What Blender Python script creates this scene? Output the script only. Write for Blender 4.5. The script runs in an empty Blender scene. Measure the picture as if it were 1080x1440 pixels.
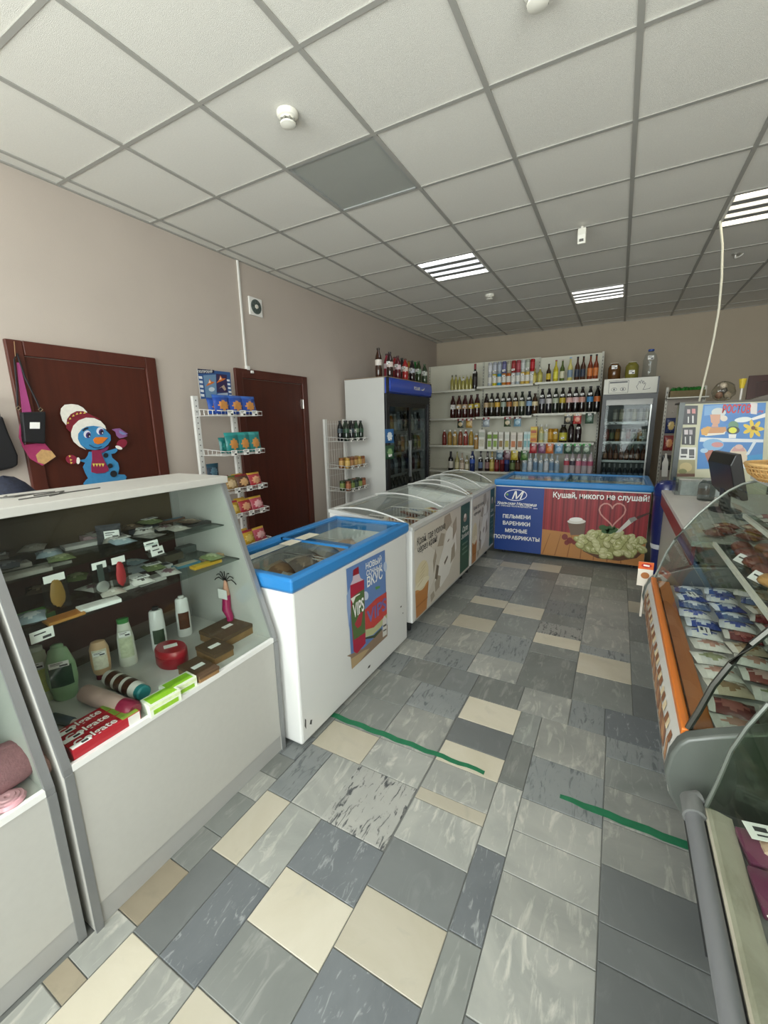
import bpy, math, random
from mathutils import Vector, Matrix
random.seed(7)
S = bpy.context.scene
COL = S.collection
R = math.radians

# ------------------------------------------------------------------ camera
CAM = Vector((3.1709, 0.0, 1.53)); FPX = 589.98
CR = Vector((0.87671783, 0.48054478, -0.02103705))
CU = Vector((-0.08048714, 0.18968081, 0.97854127))
CF = Vector((-0.47422322, 0.85621137, -0.20497423))
cd = bpy.data.cameras.new('camera'); co = bpy.data.objects.new('camera', cd); COL.objects.link(co)
cd.sensor_fit = 'AUTO'; cd.sensor_width = 36.0; cd.lens = FPX / 1440 * 36; cd.clip_start = 0.02
mw = Matrix.Identity(4)
for i in range(3):
    mw[i][0] = CR[i]; mw[i][1] = CU[i]; mw[i][2] = -CF[i]; mw[i][3] = CAM[i]
co.matrix_world = mw
S.camera = co
# ------------------------------------------------------------------ world, window daylight, exposure
w = bpy.data.worlds.new('world'); S.world = w; w.use_nodes = True
bg = w.node_tree.nodes['Background']; bg.inputs[0].default_value = (1.0, 0.99, 0.97, 1); bg.inputs[1].default_value = 12.0
LAMP_W = 9.0
S.view_settings.view_transform = 'Standard'; S.view_settings.look = 'None'
S.view_settings.gamma = 1.0; S.view_settings.use_curve_mapping = False
S.view_settings.exposure = -0.2
ROOM_X1, ROOM_Y0, ROOM_Y1, ROOM_H = 6.12, -1.4, 7.95, 3.02
WINDOWS = [(0.3, 2.9, 0.45, 2.85), (3.2, 5.8, 0.45, 2.85)]
for i, (x0, x1, z0, z1) in enumerate(WINDOWS):          # light portals in the window openings
    l = bpy.data.lights.new('window_portal', 'AREA'); l.shape = 'RECTANGLE'; l.size = x1 - x0; l.size_y = z1 - z0
    l.cycles.is_portal = True
    o = bpy.data.objects.new('window_portal', l); COL.objects.link(o)
    o.location = ((x0 + x1) / 2, ROOM_Y0 - 0.16, (z0 + z1) / 2); o.rotation_euler = (R(90), 0, 0)

# ------------------------------------------------------------------ pixel -> place (photo taken as 1080 x 1440)
def ray(u, v): return CF + CR * ((u - 540) / FPX) - CU * ((v - 720) / FPX)
def Zp(u, v, z): d = ray(u, v); return CAM + d * ((z - CAM.z) / d.z)
def Xp(u, v, x): d = ray(u, v); return CAM + d * ((x - CAM.x) / d.x)
def Yp(u, v, y): d = ray(u, v); return CAM + d * ((y - CAM.y) / d.y)

# ------------------------------------------------------------------ materials
def lin(h):
    h = h.lstrip('#'); c = [int(h[i:i + 2], 16) / 255 for i in (0, 2, 4)]
    return tuple(x / 12.92 if x <= 0.04045 else ((x + 0.055) / 1.055) ** 2.4 for x in c) + (1,)
MC = {}
def C(hx, rough=0.5, metal=0.0, var=0.06, scale=9.0, coat=0.0, bump=0.0):
    """plain surface with a little procedural tone variation"""
    k = (hx, rough, metal, var, scale, coat, bump)
    if k in MC: return MC[k]
    m = bpy.data.materials.new('surface_' + hx.strip('#')); m.use_nodes = True
    nt = m.node_tree; b = nt.nodes['Principled BSDF']
    b.inputs['Roughness'].default_value = rough; b.inputs['Metallic'].default_value = metal
    b.inputs['Coat Weight'].default_value = coat
    c = lin(hx)
    if var > 0:
        tc = nt.nodes.new('ShaderNodeTexCoord'); n = nt.nodes.new('ShaderNodeTexNoise'); n.inputs['Scale'].default_value = scale
        n.inputs['Detail'].default_value = 4
        r = nt.nodes.new('ShaderNodeMix'); r.data_type = 'RGBA'
        r.inputs[6].default_value = tuple(x * (1 - var) for x in c[:3]) + (1,)
        r.inputs[7].default_value = tuple(min(1, x * (1 + var)) for x in c[:3]) + (1,)
        nt.links.new(tc.outputs['Object'], n.inputs['Vector']); nt.links.new(n.outputs['Fac'], r.inputs[0])
        nt.links.new(r.outputs[2], b.inputs['Base Color'])
        if bump > 0:
            n2 = nt.nodes.new('ShaderNodeTexNoise'); n2.inputs['Scale'].default_value = 220; n2.inputs['Detail'].default_value = 3
            nt.links.new(tc.outputs['Object'], n2.inputs['Vector'])
            bp = nt.nodes.new('ShaderNodeBump'); bp.inputs['Strength'].default_value = bump; bp.inputs['Distance'].default_value = 0.002
            nt.links.new(n2.outputs['Fac'], bp.inputs['Height']); nt.links.new(bp.outputs[0], b.inputs['Normal'])
    else: b.inputs['Base Color'].default_value = c
    MC[k] = m; return m
def glass(tint='#ffffff', refl=0.06, rough=0.02):
    k = ('glass', tint, refl, rough)
    if k in MC: return MC[k]
    m = bpy.data.materials.new('clear_glass'); m.use_nodes = True; nt = m.node_tree; nt.nodes.clear()
    out = nt.nodes.new('ShaderNodeOutputMaterial'); mx = nt.nodes.new('ShaderNodeMixShader')
    t = nt.nodes.new('ShaderNodeBsdfTransparent'); t.inputs[0].default_value = lin(tint)
    g = nt.nodes.new('ShaderNodeBsdfGlossy'); g.inputs['Roughness'].default_value = rough
    fr = nt.nodes.new('ShaderNodeLayerWeight'); fr.inputs[0].default_value = 0.5
    pw = nt.nodes.new('ShaderNodeMath'); pw.operation = 'POWER'; pw.inputs[1].default_value = 5.0
    mr = nt.nodes.new('ShaderNodeMath'); mr.operation = 'MULTIPLY_ADD'; mr.inputs[1].default_value = 0.55; mr.inputs[2].default_value = refl * 0.35; mr.use_clamp = True
    nt.links.new(fr.outputs['Facing'], pw.inputs[0]); nt.links.new(pw.outputs[0], mr.inputs[0]); nt.links.new(mr.outputs[0], mx.inputs[0])
    nt.links.new(t.outputs[0], mx.inputs[1]); nt.links.new(g.outputs[0], mx.inputs[2]); nt.links.new(mx.outputs[0], out.inputs[0])
    MC[k] = m; return m
def emit(hx, s):
    k = ('emit', hx, s)
    if k in MC: return MC[k]
    m = bpy.data.materials.new('lit_tube'); m.use_nodes = True; b = m.node_tree.nodes['Principled BSDF']
    b.inputs['Base Color'].default_value = (0.8, 0.8, 0.8, 1)
    b.inputs['Emission Color'].default_value = lin(hx); b.inputs['Emission Strength'].default_value = s
    MC[k] = m; return m
def wood(name, dark, light, rough=0.35):
    if name in MC: return MC[name]
    m = bpy.data.materials.new(name); m.use_nodes = True; nt = m.node_tree; b = nt.nodes['Principled BSDF']
    b.inputs['Roughness'].default_value = rough
    tc = nt.nodes.new('ShaderNodeTexCoord'); mp = nt.nodes.new('ShaderNodeMapping'); mp.inputs['Scale'].default_value = (14, 14, 0.9)
    n = nt.nodes.new('ShaderNodeTexNoise'); n.inputs['Scale'].default_value = 1.4; n.inputs['Detail'].default_value = 7; n.inputs['Distortion'].default_value = 0.6
    r = nt.nodes.new('ShaderNodeMix'); r.data_type = 'RGBA'; r.inputs[6].default_value = lin(dark); r.inputs[7].default_value = lin(light)
    nt.links.new(tc.outputs['Object'], mp.inputs[0]); nt.links.new(mp.outputs[0], n.inputs['Vector'])
    nt.links.new(n.outputs['Fac'], r.inputs[0]); nt.links.new(r.outputs[2], b.inputs['Base Color'])
    MC[name] = m; return m
def marble(name, base, vein, dark, lo, hi, sx, sy, ang, amt, rough=0.38):
    """marble slab: cloudy body with stretched veins; every slab gets its own patch of it"""
    m = bpy.data.materials.new(name); m.use_nodes = True; nt = m.node_tree; b = nt.nodes['Principled BSDF']; L = nt.links.new
    b.inputs['Roughness'].default_value = rough; b.inputs['Specular IOR Level'].default_value = 0.4
    ge = nt.nodes.new('ShaderNodeNewGeometry'); oi = nt.nodes.new('ShaderNodeObjectInfo')
    ml = nt.nodes.new('ShaderNodeMath'); ml.operation = 'MULTIPLY'; ml.inputs[1].default_value = 53.0
    ad = nt.nodes.new('ShaderNodeVectorMath'); ad.operation = 'ADD'
    L(oi.outputs['Random'], ml.inputs[0]); L(ge.outputs['Position'], ad.inputs[0]); L(ml.outputs[0], ad.inputs[1])
    mp = nt.nodes.new('ShaderNodeMapping'); mp.inputs['Rotation'].default_value = (0, 0, R(ang)); mp.inputs['Scale'].default_value = (sx, sy, 1)
    L(ad.outputs[0], mp.inputs[0])
    n1 = nt.nodes.new('ShaderNodeTexNoise'); n1.inputs['Scale'].default_value = 3.0; n1.inputs['Detail'].default_value = 10; n1.inputs['Roughness'].default_value = 0.6; n1.inputs['Distortion'].default_value = 0.9
    n2 = nt.nodes.new('ShaderNodeTexNoise'); n2.inputs['Scale'].default_value = 6.5; n2.inputs['Detail'].default_value = 10; n2.inputs['Roughness'].default_value = 0.62; n2.inputs['Distortion'].default_value = 1.1
    L(ad.outputs[0], n1.inputs['Vector']); L(mp.outputs[0], n2.inputs['Vector'])
    r1 = nt.nodes.new('ShaderNodeValToRGB'); r1.color_ramp.elements[0].position = 0.32; r1.color_ramp.elements[1].position = 0.68
    r1.color_ramp.elements[0].color = lin(dark); r1.color_ramp.elements[1].color = lin(base)
    L(n1.outputs['Fac'], r1.inputs[0])
    r2 = nt.nodes.new('ShaderNodeMapRange'); r2.inputs[1].default_value = lo; r2.inputs[2].default_value = hi; r2.inputs[4].default_value = amt
    L(n2.outputs['Fac'], r2.inputs[0])
    mx = nt.nodes.new('ShaderNodeMix'); mx.data_type = 'RGBA'; mx.inputs[7].default_value = lin(vein)
    L(r2.outputs[0], mx.inputs[0]); L(r1.outputs[0], mx.inputs[6])
    # each slab a little lighter or darker than the next
    hs = nt.nodes.new('ShaderNodeHueSaturation'); mr = nt.nodes.new('ShaderNodeMapRange'); mr.inputs[3].default_value = 0.82; mr.inputs[4].default_value = 1.14
    L(oi.outputs['Random'], mr.inputs[0]); L(mr.outputs[0], hs.inputs['Value']); L(mx.outputs[2], hs.inputs['Color'])
    L(hs.outputs[0], b.inputs['Base Color'])
    return m

# ------------------------------------------------------------------ mesh builder
ORG = {}
class B:
    def __init__(s, M=None): s.v = []; s.f = []; s.m = []; s.M = M
    def add(s, vs, fs, m=0):
        n = len(s.v); s.v += [tuple(p) for p in vs]
        for f in fs: s.f.append([n + i for i in f]); s.m.append(m)
        return s
    def box(s, x0, x1, y0, y1, z0, z1, m=0):
        vs = [(x, y, z) for z in (z0, z1) for y in (y0, y1) for x in (x0, x1)]
        return s.add(vs, [(0, 2, 3, 1), (4, 5, 7, 6), (0, 1, 5, 4), (2, 6, 7, 3), (0, 4, 6, 2), (1, 3, 7, 5)], m)
    def prism(s, poly, ax, a0, a1, m=0):
        """polygon (two coordinates) swept along an axis"""
        def P(p, a): return {'x': (a, p[0], p[1]), 'y': (p[0], a, p[1]), 'z': (p[0], p[1], a)}[ax]
        n = len(poly); vs = [P(p, a0) for p in poly] + [P(p, a1) for p in poly]
        fs = [tuple(range(n)), tuple(range(2 * n - 1, n - 1, -1))] + [(i, i + n, (i + 1) % n + n, (i + 1) % n) for i in range(n)]
        return s.add(vs, fs, m)
    def tube(s, pts, r, n=6, m=0, closed=False):
        pts = [Vector(p) for p in pts]; k = len(pts); vs = []; fs = []
        for i, p in enumerate(pts):
            a = pts[(i - 1) % k] if (closed or i > 0) else p; b = pts[(i + 1) % k] if (closed or i < k - 1) else p
            t = (b - a).normalized(); up = Vector((0, 0, 1)) if abs(t.z) < 0.9 else Vector((1, 0, 0))
            e1 = t.cross(up).normalized(); e2 = t.cross(e1)
            rr = r[i] if isinstance(r, (list, tuple)) else r
            vs += [p + e1 * rr * math.cos(2 * math.pi * j / n) + e2 * rr * math.sin(2 * math.pi * j / n) for j in range(n)]
        for i in range(k if closed else k - 1):
            i2 = (i + 1) % k
            fs += [(i * n + j, i * n + (j + 1) % n, i2 * n + (j + 1) % n, i2 * n + j) for j in range(n)]
        if not closed: fs += [tuple(range(n - 1, -1, -1)), tuple(range((k - 1) * n, k * n))]
        return s.add(vs, fs, m)
    def lathe(s, prof, c=(0, 0, 0), n=14, m=0, sx=1, sy=1, capb=True, capt=True):
        vs = []; fs = []; k = len(prof)
        for r, z in prof:
            vs += [(c[0] + r * sx * math.cos(2 * math.pi * j / n), c[1] + r * sy * math.sin(2 * math.pi * j / n), c[2] + z) for j in range(n)]
        for i in range(k - 1): fs += [(i * n + j, i * n + (j + 1) % n, (i + 1) * n + (j + 1) % n, (i + 1) * n + j) for j in range(n)]
        if capb: fs.append(tuple(range(n - 1, -1, -1)))
        if capt: fs.append(tuple(range((k - 1) * n, k * n)))
        return s.add(vs, fs, m)
    def blob(s, c, r, nu=12, nv=8, jit=0.08, seed=0, m=0, flat=None):
        rnd = random.Random(seed); vs = []; fs = []
        for i in range(nv + 1):
            th = math.pi * i / nv
            for j in range(nu):
                ph = 2 * math.pi * j / nu; k = 1 + rnd.uniform(-jit, jit)
                z = math.cos(th) * r[2] * k
                if flat is not None: z = max(z, -flat)
                vs.append((c[0] + math.sin(th) * math.cos(ph) * r[0] * k, c[1] + math.sin(th) * math.sin(ph) * r[1] * k, c[2] + z))
        for i in range(nv): fs += [(i * nu + j, (i + 1) * nu + j, (i + 1) * nu + (j + 1) % nu, i * nu + (j + 1) % nu) for j in range(nu)]
        return s.add(vs, fs, m)
    def pillow(s, w, h, t, nx=12, nz=13, main=0, emb=1, band=2, ex=0.3, ez=0.26, ec=0.5, bandz=0.8, seed=0):
        """a filled packet standing on z=0: flat sealed edges, bulging middle"""
        rnd = random.Random(seed)
        def bul(a, b): return t / 2 * (max(0, math.sin(math.pi * a)) * max(0, math.sin(math.pi * b))) ** 0.55 * (1 + 0 * a)
        for side in (-1, 1):
            vs = []; fs = []; ms = []
            for i in range(nz + 1):
                for j in range(nx + 1):
                    a = j / nx; b = i / nz; wv = 1 - 0.06 * math.sin(math.pi * b)
                    jj = rnd.uniform(-.06, .06) * t if 0 < i < nz and 0 < j < nx else 0
                    vs.append(((a - .5) * w * wv, side * (bul(a, b) + 0.0006) + jj, b * h))
            n0 = len(s.v); s.v += vs
            for i in range(nz):
                for j in range(nx):
                    q = [i * (nx + 1) + j, i * (nx + 1) + j + 1, (i + 1) * (nx + 1) + j + 1, (i + 1) * (nx + 1) + j]
                    if side > 0: q = q[::-1]
                    a = (j + .5) / nx; b = (i + .5) / nz
                    mm = main
                    if ((a - .5) / ex) ** 2 + ((b - ec) / ez) ** 2 < 1: mm = emb
                    elif b > bandz: mm = band
                    s.f.append([n0 + x for x in q]); s.m.append(mm)
        return s
    def surf(s, fn, nu, nv, m=0):
        vs = [fn(i / nu, j / nv) for j in range(nv + 1) for i in range(nu + 1)]
        return s.add(vs, [(j * (nu + 1) + i, j * (nu + 1) + i + 1, (j + 1) * (nu + 1) + i + 1, (j + 1) * (nu + 1) + i) for j in range(nv) for i in range(nu)], m)
    def mesh(s, name, mats, smooth=False, org=None):
        me = bpy.data.meshes.new(name)
        vs = [s.M @ Vector(p) for p in s.v] if s.M else [Vector(p) for p in s.v]
        if org is not None: vs = [p - org for p in vs]
        me.from_pydata([tuple(p) for p in vs], [], s.f)
        for m in (mats if isinstance(mats, (list, tuple)) else [mats]): me.materials.append(m)
        me.polygons.foreach_set('material_index', s.m)
        if smooth:
            me.polygons.foreach_set('use_smooth', [True] * len(me.polygons)); me.set_sharp_from_angle(angle=R(38))
        me.update(); return me
    def build(s, name, mats, parent=None, smooth=False, bevel=0.0, org=None, seg=2):
        """mesh in world metres; its origin goes to the thing's base"""
        if parent is not None: org = ORG[parent.name]
        elif org is not None: org = Vector(org)
        o = link(name, s.mesh(name, mats, smooth, org), parent)
        if parent is None and org is not None: o.location = org
        ORG[o.name] = org if org is not None else Vector((0, 0, 0))
        if bevel > 0:
            md = o.modifiers.new('soft_edges', 'BEVEL'); md.width = bevel; md.segments = seg; md.limit_method = 'ANGLE'; md.angle_limit = R(40)
            md.harden_normals = False
        return o
def link(name, data, parent=None):
    o = bpy.data.objects.new(name, data); COL.objects.link(o)
    if parent is not None: o.parent = parent
    return o
def tag(o, label, cat, group=None):
    o['label'] = label; o['category'] = cat
    if group: o['group'] = group
    return o
def thing(name, label, cat, loc, group=None):
    o = link(name, None); o.empty_display_size = 0.1; o.location = loc; ORG[o.name] = Vector(loc)
    return tag(o, label, cat, group)
def struct(o): o['kind'] = 'structure'; return o
def copy_at(o, loc, rz=0.0, rx=0.0, ry=0.0, label=None, group=None):
    """copy of a thing with its parts; meshes shared"""
    c = o.copy(); COL.objects.link(c); c.location = loc; c.rotation_euler = (rx, ry, rz)
    if label: c['label'] = label
    if group: c['group'] = group
    for ch in o.children:
        d = ch.copy(); COL.objects.link(d); d.parent = c
        for g in ch.children: e = g.copy(); COL.objects.link(e); e.parent = d
    return c
# ---- text as flat mesh
TXT = {}
def text_mesh(s, bold=0.0, shear=0.0, ext=0.0):
    k = (s, bold, shear, ext)
    if k in TXT: return TXT[k]
    cu = bpy.data.curves.new('lettering', 'FONT'); cu.body = s; cu.size = 1; cu.offset = bold; cu.shear = shear; cu.extrude = ext; cu.resolution_u = 3
    o = bpy.data.objects.new('lettering', cu); COL.objects.link(o)
    dg = bpy.context.evaluated_depsgraph_get(); me = bpy.data.meshes.new_from_object(o.evaluated_get(dg))
    COL.objects.unlink(o); bpy.data.objects.remove(o); bpy.data.curves.remove(cu)
    xs = [v.co.x for v in me.vertices] or [0, 1]; ys = [v.co.y for v in me.vertices] or [0, 1]
    TXT[k] = (me, min(xs), max(xs), min(ys), max(ys)); return TXT[k]
def letters(s, p0, p1, nrm, mat, parent, up=None, hscale=1.0, bold=0.01, shear=0.0, lift=0.0012, name='lettering', height=None):
    """lettering whose left and right ends lie at p0 and p1 on a surface with normal nrm"""
    me, x0, x1, y0, y1 = text_mesh(s, bold, shear)
    me = me.copy(); me.materials.clear(); me.materials.append(mat)
    p0 = Vector(p0); p1 = Vector(p1); ex = (p1 - p0); wd = ex.length; ex.normalize(); n = Vector(nrm).normalized(); ey = n.cross(ex).normalized()
    sc = wd / (x1 - x0); sy = height / (y1 - y0) if height else sc * hscale
    org = ORG[parent.name] if parent else Vector((0, 0, 0))
    for v in me.vertices:
        v.co = p0 + ex * ((v.co.x - x0) * sc) + ey * (v.co.y * sy) + n * lift - org
    o = link(name, me, parent); ORG[o.name] = org; return o
# ---- flat print on a plane: polygons stacked by fractions of a millimetre
class Print:
    def __init__(s, to3, nrm): s.to3 = to3; s.n = Vector(nrm); s.b = B(); s.mats = []; s.k = 0
    def mi(s, hx):
        m = C(hx, 0.35, var=0.04) if isinstance(hx, str) else hx
        if m not in s.mats: s.mats.append(m)
        return s.mats.index(m)
    def poly(s, pts, hx, up=True):
        if up: s.k += 1
        P = [s.to3(*p) + s.n * (0.0004 + 0.00006 * s.k) for p in pts]
        # keep the face turned to the normal
        a = Vector((0, 0, 0))
        for i in range(len(P)): a += P[i].cross(P[(i + 1) % len(P)])
        if a.dot(s.n) < 0: P = P[::-1]
        s.b.add(P, [tuple(range(len(P)))], s.mi(hx)); return s
    def ell(s, cx, cy, rx, ry, hx, n=20, rot=0, up=True):
        c, q = math.cos(rot), math.sin(rot)
        return s.poly([(cx + rx * math.cos(2 * math.pi * i / n) * c - ry * math.sin(2 * math.pi * i / n) * q, cy + rx * math.cos(2 * math.pi * i / n) * q + ry * math.sin(2 * math.pi * i / n) * c) for i in range(n)], hx, up)
    def done(s, name, parent): return s.b.build(name, s.mats, parent)

# ------------------------------------------------------------------ the room
wallm = C('#bdb1a6', 0.85, var=0.05, scale=3, bump=0.35)
wallb = C('#b1a491', 0.85, var=0.05, scale=3, bump=0.35)
slabm = C('#6d6f6c', 0.6, var=0.25, scale=5)
floor = struct(B().box(-0.12, ROOM_X1 + .12, ROOM_Y0 - .12, ROOM_Y1 + .12, -0.15, -0.004).build('floor', slabm)); floor['label'] = 'marble tiled shop floor in grey and cream'
struct(B().box(-0.12, 0, ROOM_Y0 - .12, ROOM_Y1 + .12, 0, 3.2).build('wall_left', wallm))
struct(B().box(0, ROOM_X1, ROOM_Y1, ROOM_Y1 + .12, 0, 3.2).build('wall_back', wallb))
struct(B().box(ROOM_X1, ROOM_X1 + .12, ROOM_Y0 - .12, ROOM_Y1 + .12, 0, 3.2).build('wall_right', wallm))
fw = B(); xs = 0.0
for (x0, x1, z0, z1) in WINDOWS:
    fw.box(xs, x0, ROOM_Y0 - .12, ROOM_Y0, 0, 3.2).box(x0, x1, ROOM_Y0 - .12, ROOM_Y0, 0, z0).box(x0, x1, ROOM_Y0 - .12, ROOM_Y0, z1, 3.2); xs = x1
fw.box(xs, ROOM_X1, ROOM_Y0 - .12, ROOM_Y0, 0, 3.2); struct(fw.build('wall_front', wallm))
wf = C('#f1f1ee', 0.4)
for i, (x0, x1, z0, z1) in enumerate(WINDOWS):
    y = ROOM_Y0 - .06
    f = B(); t = .06
    f.box(x0, x1, y - .03, y + .03, z0, z0 + t).box(x0, x1, y - .03, y + .03, z1 - t, z1)
    for xx in (x0, (x0 + x1) / 2 - t / 2, x1 - t): f.box(xx, xx + t, y - .03, y + .03, z0 + t, z1 - t)
    wn = struct(f.build('window_%d' % (i + 1), wf))
    for k in (0, 1):
        a = x0 + t + k * ((x1 - x0) / 2 - t / 2); B().box(a, a + (x1 - x0) / 2 - 1.5 * t, y - .004, y + .004, z0 + t, z1 - t).build('pane', glass('#f4f8f8', 0.05), wn)
    B().box(x0 - .03, x1 + .03, ROOM_Y0 - .02, ROOM_Y0 + .16, z0 - .03, z0).build('window_sill', wf, wn)

# floor tiles: (x0, x1, [(y0, y1, tone), ...]) measured column by column
TONE = {
    'W': marble('marble_cream', '#c6bfae', '#aaa69a', '#bbb39f', .56, .75, 1, 1, 20, .6),
    'L': marble('marble_light_grey', '#a4a49d', '#c6c3b9', '#8b8d88', .53, .68, 3.2, .9, 35, .75),
    'G': marble('marble_mid_grey', '#868884', '#a8a8a1', '#757874', .54, .70, 3.6, .9, -40, .65),
    'B': marble('marble_blue_grey', '#767978', '#8c8e8c', '#6c6f6e', .56, .74, 2.2, 1.0, 10, .5),
    'D': marble('marble_dark_streaked', '#7b7f7f', '#55595c', '#8c8f8d', .53, .64, 7.0, 1.5, 32, .8),
    'S': marble('marble_black_white_streak', '#989994', '#363a3e', '#adaca5', .54, .61, 8.0, 2.0, -24, .9),
    'K': marble('marble_dark_speckled', '#74787a', '#a5a8a6', '#64686b', .57, .68, 8.0, 2.4, 28, .7),
    'T': marble('marble_tan', '#a59a86', '#888272', '#978c78', .55, .7, 1, 1, 0, .6),
}
def fill(y0, y1, seq, step=0.3):
    r = []; i = 0; y = y0
    while y < y1 - 1e-4:
        n = min(y1, y + step); r.append((y, n, seq[i % len(seq)])); y = n; i += 1
    return r
def cuts(ys, tones): return [(ys[i], ys[i + 1], tones[i]) for i in range(len(tones))]
Y2 = 2.09
COLS = [
 (1.86, 1.97, fill(-.3, .366, 'GLT') + cuts([.366, .51, .696, .838, 1.013, 1.14, 1.26, 1.42, 1.7, Y2], 'LTGGLGDGL')),
 (1.97, 2.10, fill(-.3, .2, 'GL') + cuts([.2, .495, .79, 1.08, 1.38], 'WBWD')),
 (2.10, 2.26, fill(-.3, .2, 'LB') + cuts([.2, .495, .79, 1.08, 1.38], 'LKLL')),
 (1.97, 2.25, cuts([1.38, 1.57, 1.83, Y2], 'WGG')),
 (2.26, 2.545, fill(-.3, .3, 'GL') + cuts([.3, .505, .685, .872, 1.078], 'WGWK')),
 (2.25, 2.54, cuts([1.078, 1.38, 1.57, 1.86, Y2], 'SLLD')),
 (2.545, 2.835, fill(-.3, .55, 'GK') + cuts([.55, .757, .953, 1.148, 1.34, 1.40, 1.57, 1.71, 1.89, Y2], 'KWBLWLWBW')),
 (2.835, 2.94, fill(-.3, .66, 'LG') + cuts([.66, .96, 1.265, 1.58, 1.85, Y2], 'GKLGG')),
 (2.94, 3.24, fill(-.3, .8, 'GB') + cuts([.8, 1.06, 1.215, 1.385, 1.545, 1.80, Y2], 'LLLLDL')),
 (3.24, 3.54, fill(-.3, .9, 'BG') + cuts([.9, 1.09, 1.2, 1.40, 1.588, 1.77, 1.95, Y2], 'BBBLLGD')),
 (3.54, 3.84, fill(-.3, Y2, 'GLB')),
 (1.70, 2.09, [(Y2, 2.32, 'D')]), (2.09, 2.36, [(Y2, 2.32, 'G')]), (2.36, 2.54, [(Y2, 2.32, 'B')]), (2.54, 2.81, [(Y2, 2.32, 'G')]), (2.81, 3.065, [(Y2, 2.32, 'L')]),
 (3.065, 3.23, [(Y2, 2.32, 'D')]), (3.23, 3.54, [(Y2, 2.32, 'K')]), (3.54, 3.84, [(Y2, 2.32, 'G')]),
 (1.85, 2.155, cuts([2.32, 2.52, 2.81, 3.1, 3.4, 3.7, 4.0, 4.3, 4.6, 4.9], 'LDLGGDGLG')),
 (2.155, 2.455, cuts([2.32, 2.52, 2.87, 3.08, 3.34, 3.495, 3.76, 4.13, 4.39, 4.56, 4.9], 'DLWGWDLLWG')),
 (2.455, 2.757, cuts([2.32, 2.56, 2.9, 3.25, 3.47, 3.83, 4.18, 4.42, 4.66, 4.9], 'LDGWGGGWG')),
 (2.757, 3.06, cuts([2.32, 2.74, 2.88, 3.035, 3.23, 3.41, 3.69, 4.08, 4.42, 4.72, 4.9], 'GGWSGDGLGG')),
 (3.06, 3.36, cuts([2.32, 2.62, 2.875, 2.99, 3.34, 3.9, 4.19, 4.49, 4.75, 4.9], 'GWDLLLGGG')),
 (3.36, 3.66, cuts([2.32, 2.63, 2.9, 3.2, 3.5, 3.72, 3.96, 4.27, 4.52, 4.75, 4.9], 'BGGGGWGLGG')),
]
tb = B(); g = 0.0035; e = .0025
tb.add([(-.5, -.5, -.012), (.5, -.5, -.012), (.5, .5, -.012), (-.5, .5, -.012), (-.5, -.5, -.0012), (.5, -.5, -.0012), (.5, .5, -.0012), (-.5, .5, -.0012),
        (-.492, -.492, 0), (.492, -.492, 0), (.492, .492, 0), (-.492, .492, 0)],
       [(0, 3, 2, 1), (8, 9, 10, 11)] + [(i, (i + 1) % 4, 4 + (i + 1) % 4, 4 + i) for i in range(4)] + [(4 + i, 4 + (i + 1) % 4, 8 + (i + 1) % 4, 8 + i) for i in range(4)])
TM = {k: tb.mesh('tile', m) for k, m in TONE.items()}
rt = random.Random(3)
for (x0, x1, rows) in COLS:
    for (y0, y1, k) in rows:
        o = link('tile', TM[k], floor); o.location = ((x0 + x1) / 2, (y0 + y1) / 2, rt.uniform(-.0006, .0004)); o.scale = (x1 - x0 - g, y1 - y0 - g, 1)
grn = C('#1f6e4a', 0.6, var=0.3, scale=30)
def stripe(pts, name='painted_stripe'):
    b = B(); n = len(pts); L = []; Rr = []
    for (x, y, wd) in pts: L.append((x, y + wd / 2)); Rr.append((x, y - wd / 2))
    b.prism(L + Rr[::-1], 'z', .0002, .0012); return b.build(name, grn, floor)
stripe([(1.93 + .04 * i, 1.597 + .004 * math.sin(i * 1.7), .033 - (.012 * max(0, i - 10) / 11)) for i in range(22)])
stripe([(3.08 + .045 * i, 1.622 + .003 * math.sin(i * 2.1) - .001 * i, .02 + .016 * min(1, i / 3)) for i in range(11)])

# ceiling: concrete slab, T-bar grid, one tile per cell
ceil = struct(B().box(-.1, ROOM_X1 + .1, ROOM_Y0 - .1, ROOM_Y1 + .1, 3.16, 3.3).build('ceiling', C('#8e8d88', .9)))
tilem = C('#e2dfd6', 0.95, var=0.06, scale=60, bump=0.9); barm = C('#a3a19a', 0.5, var=0.03)
GX = [0.0] + [0.12 + .6 * i for i in range(11)]; GY = [ROOM_Y0] + [1.63 + .6 * j for j in range(-4, 11)] + [ROOM_Y1]
LIT = {(1.32, 4.03): '#f3f7ff', (2.52, 5.83): '#ffffff', (3.72, 4.03): '#fff4dd', (1.32, .43): '#eef4ff', (3.72, .43): '#fff8ea'}
OFF = (1.32, 2.23)
bars = B()
for x in GX[1:]: bars.box(x - .012, x + .012, ROOM_Y0, ROOM_Y1, ROOM_H - .004, ROOM_H + .03)
for y in GY[1:-1]: bars.box(0, ROOM_X1, y - .011, y + .011, ROOM_H - .0035, ROOM_H + .03)
bars.box(0, .02, ROOM_Y0, ROOM_Y1, ROOM_H - .004, ROOM_H + .03).box(0, ROOM_X1, ROOM_Y1 - .02, ROOM_Y1, ROOM_H - .004, ROOM_H + .03)
bars.build('grid_bars', barm, ceil)
ct = B().box(-.5, .5, -.5, .5, 0, .014).mesh('ceiling_tile', tilem)
rc = random.Random(5)
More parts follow.
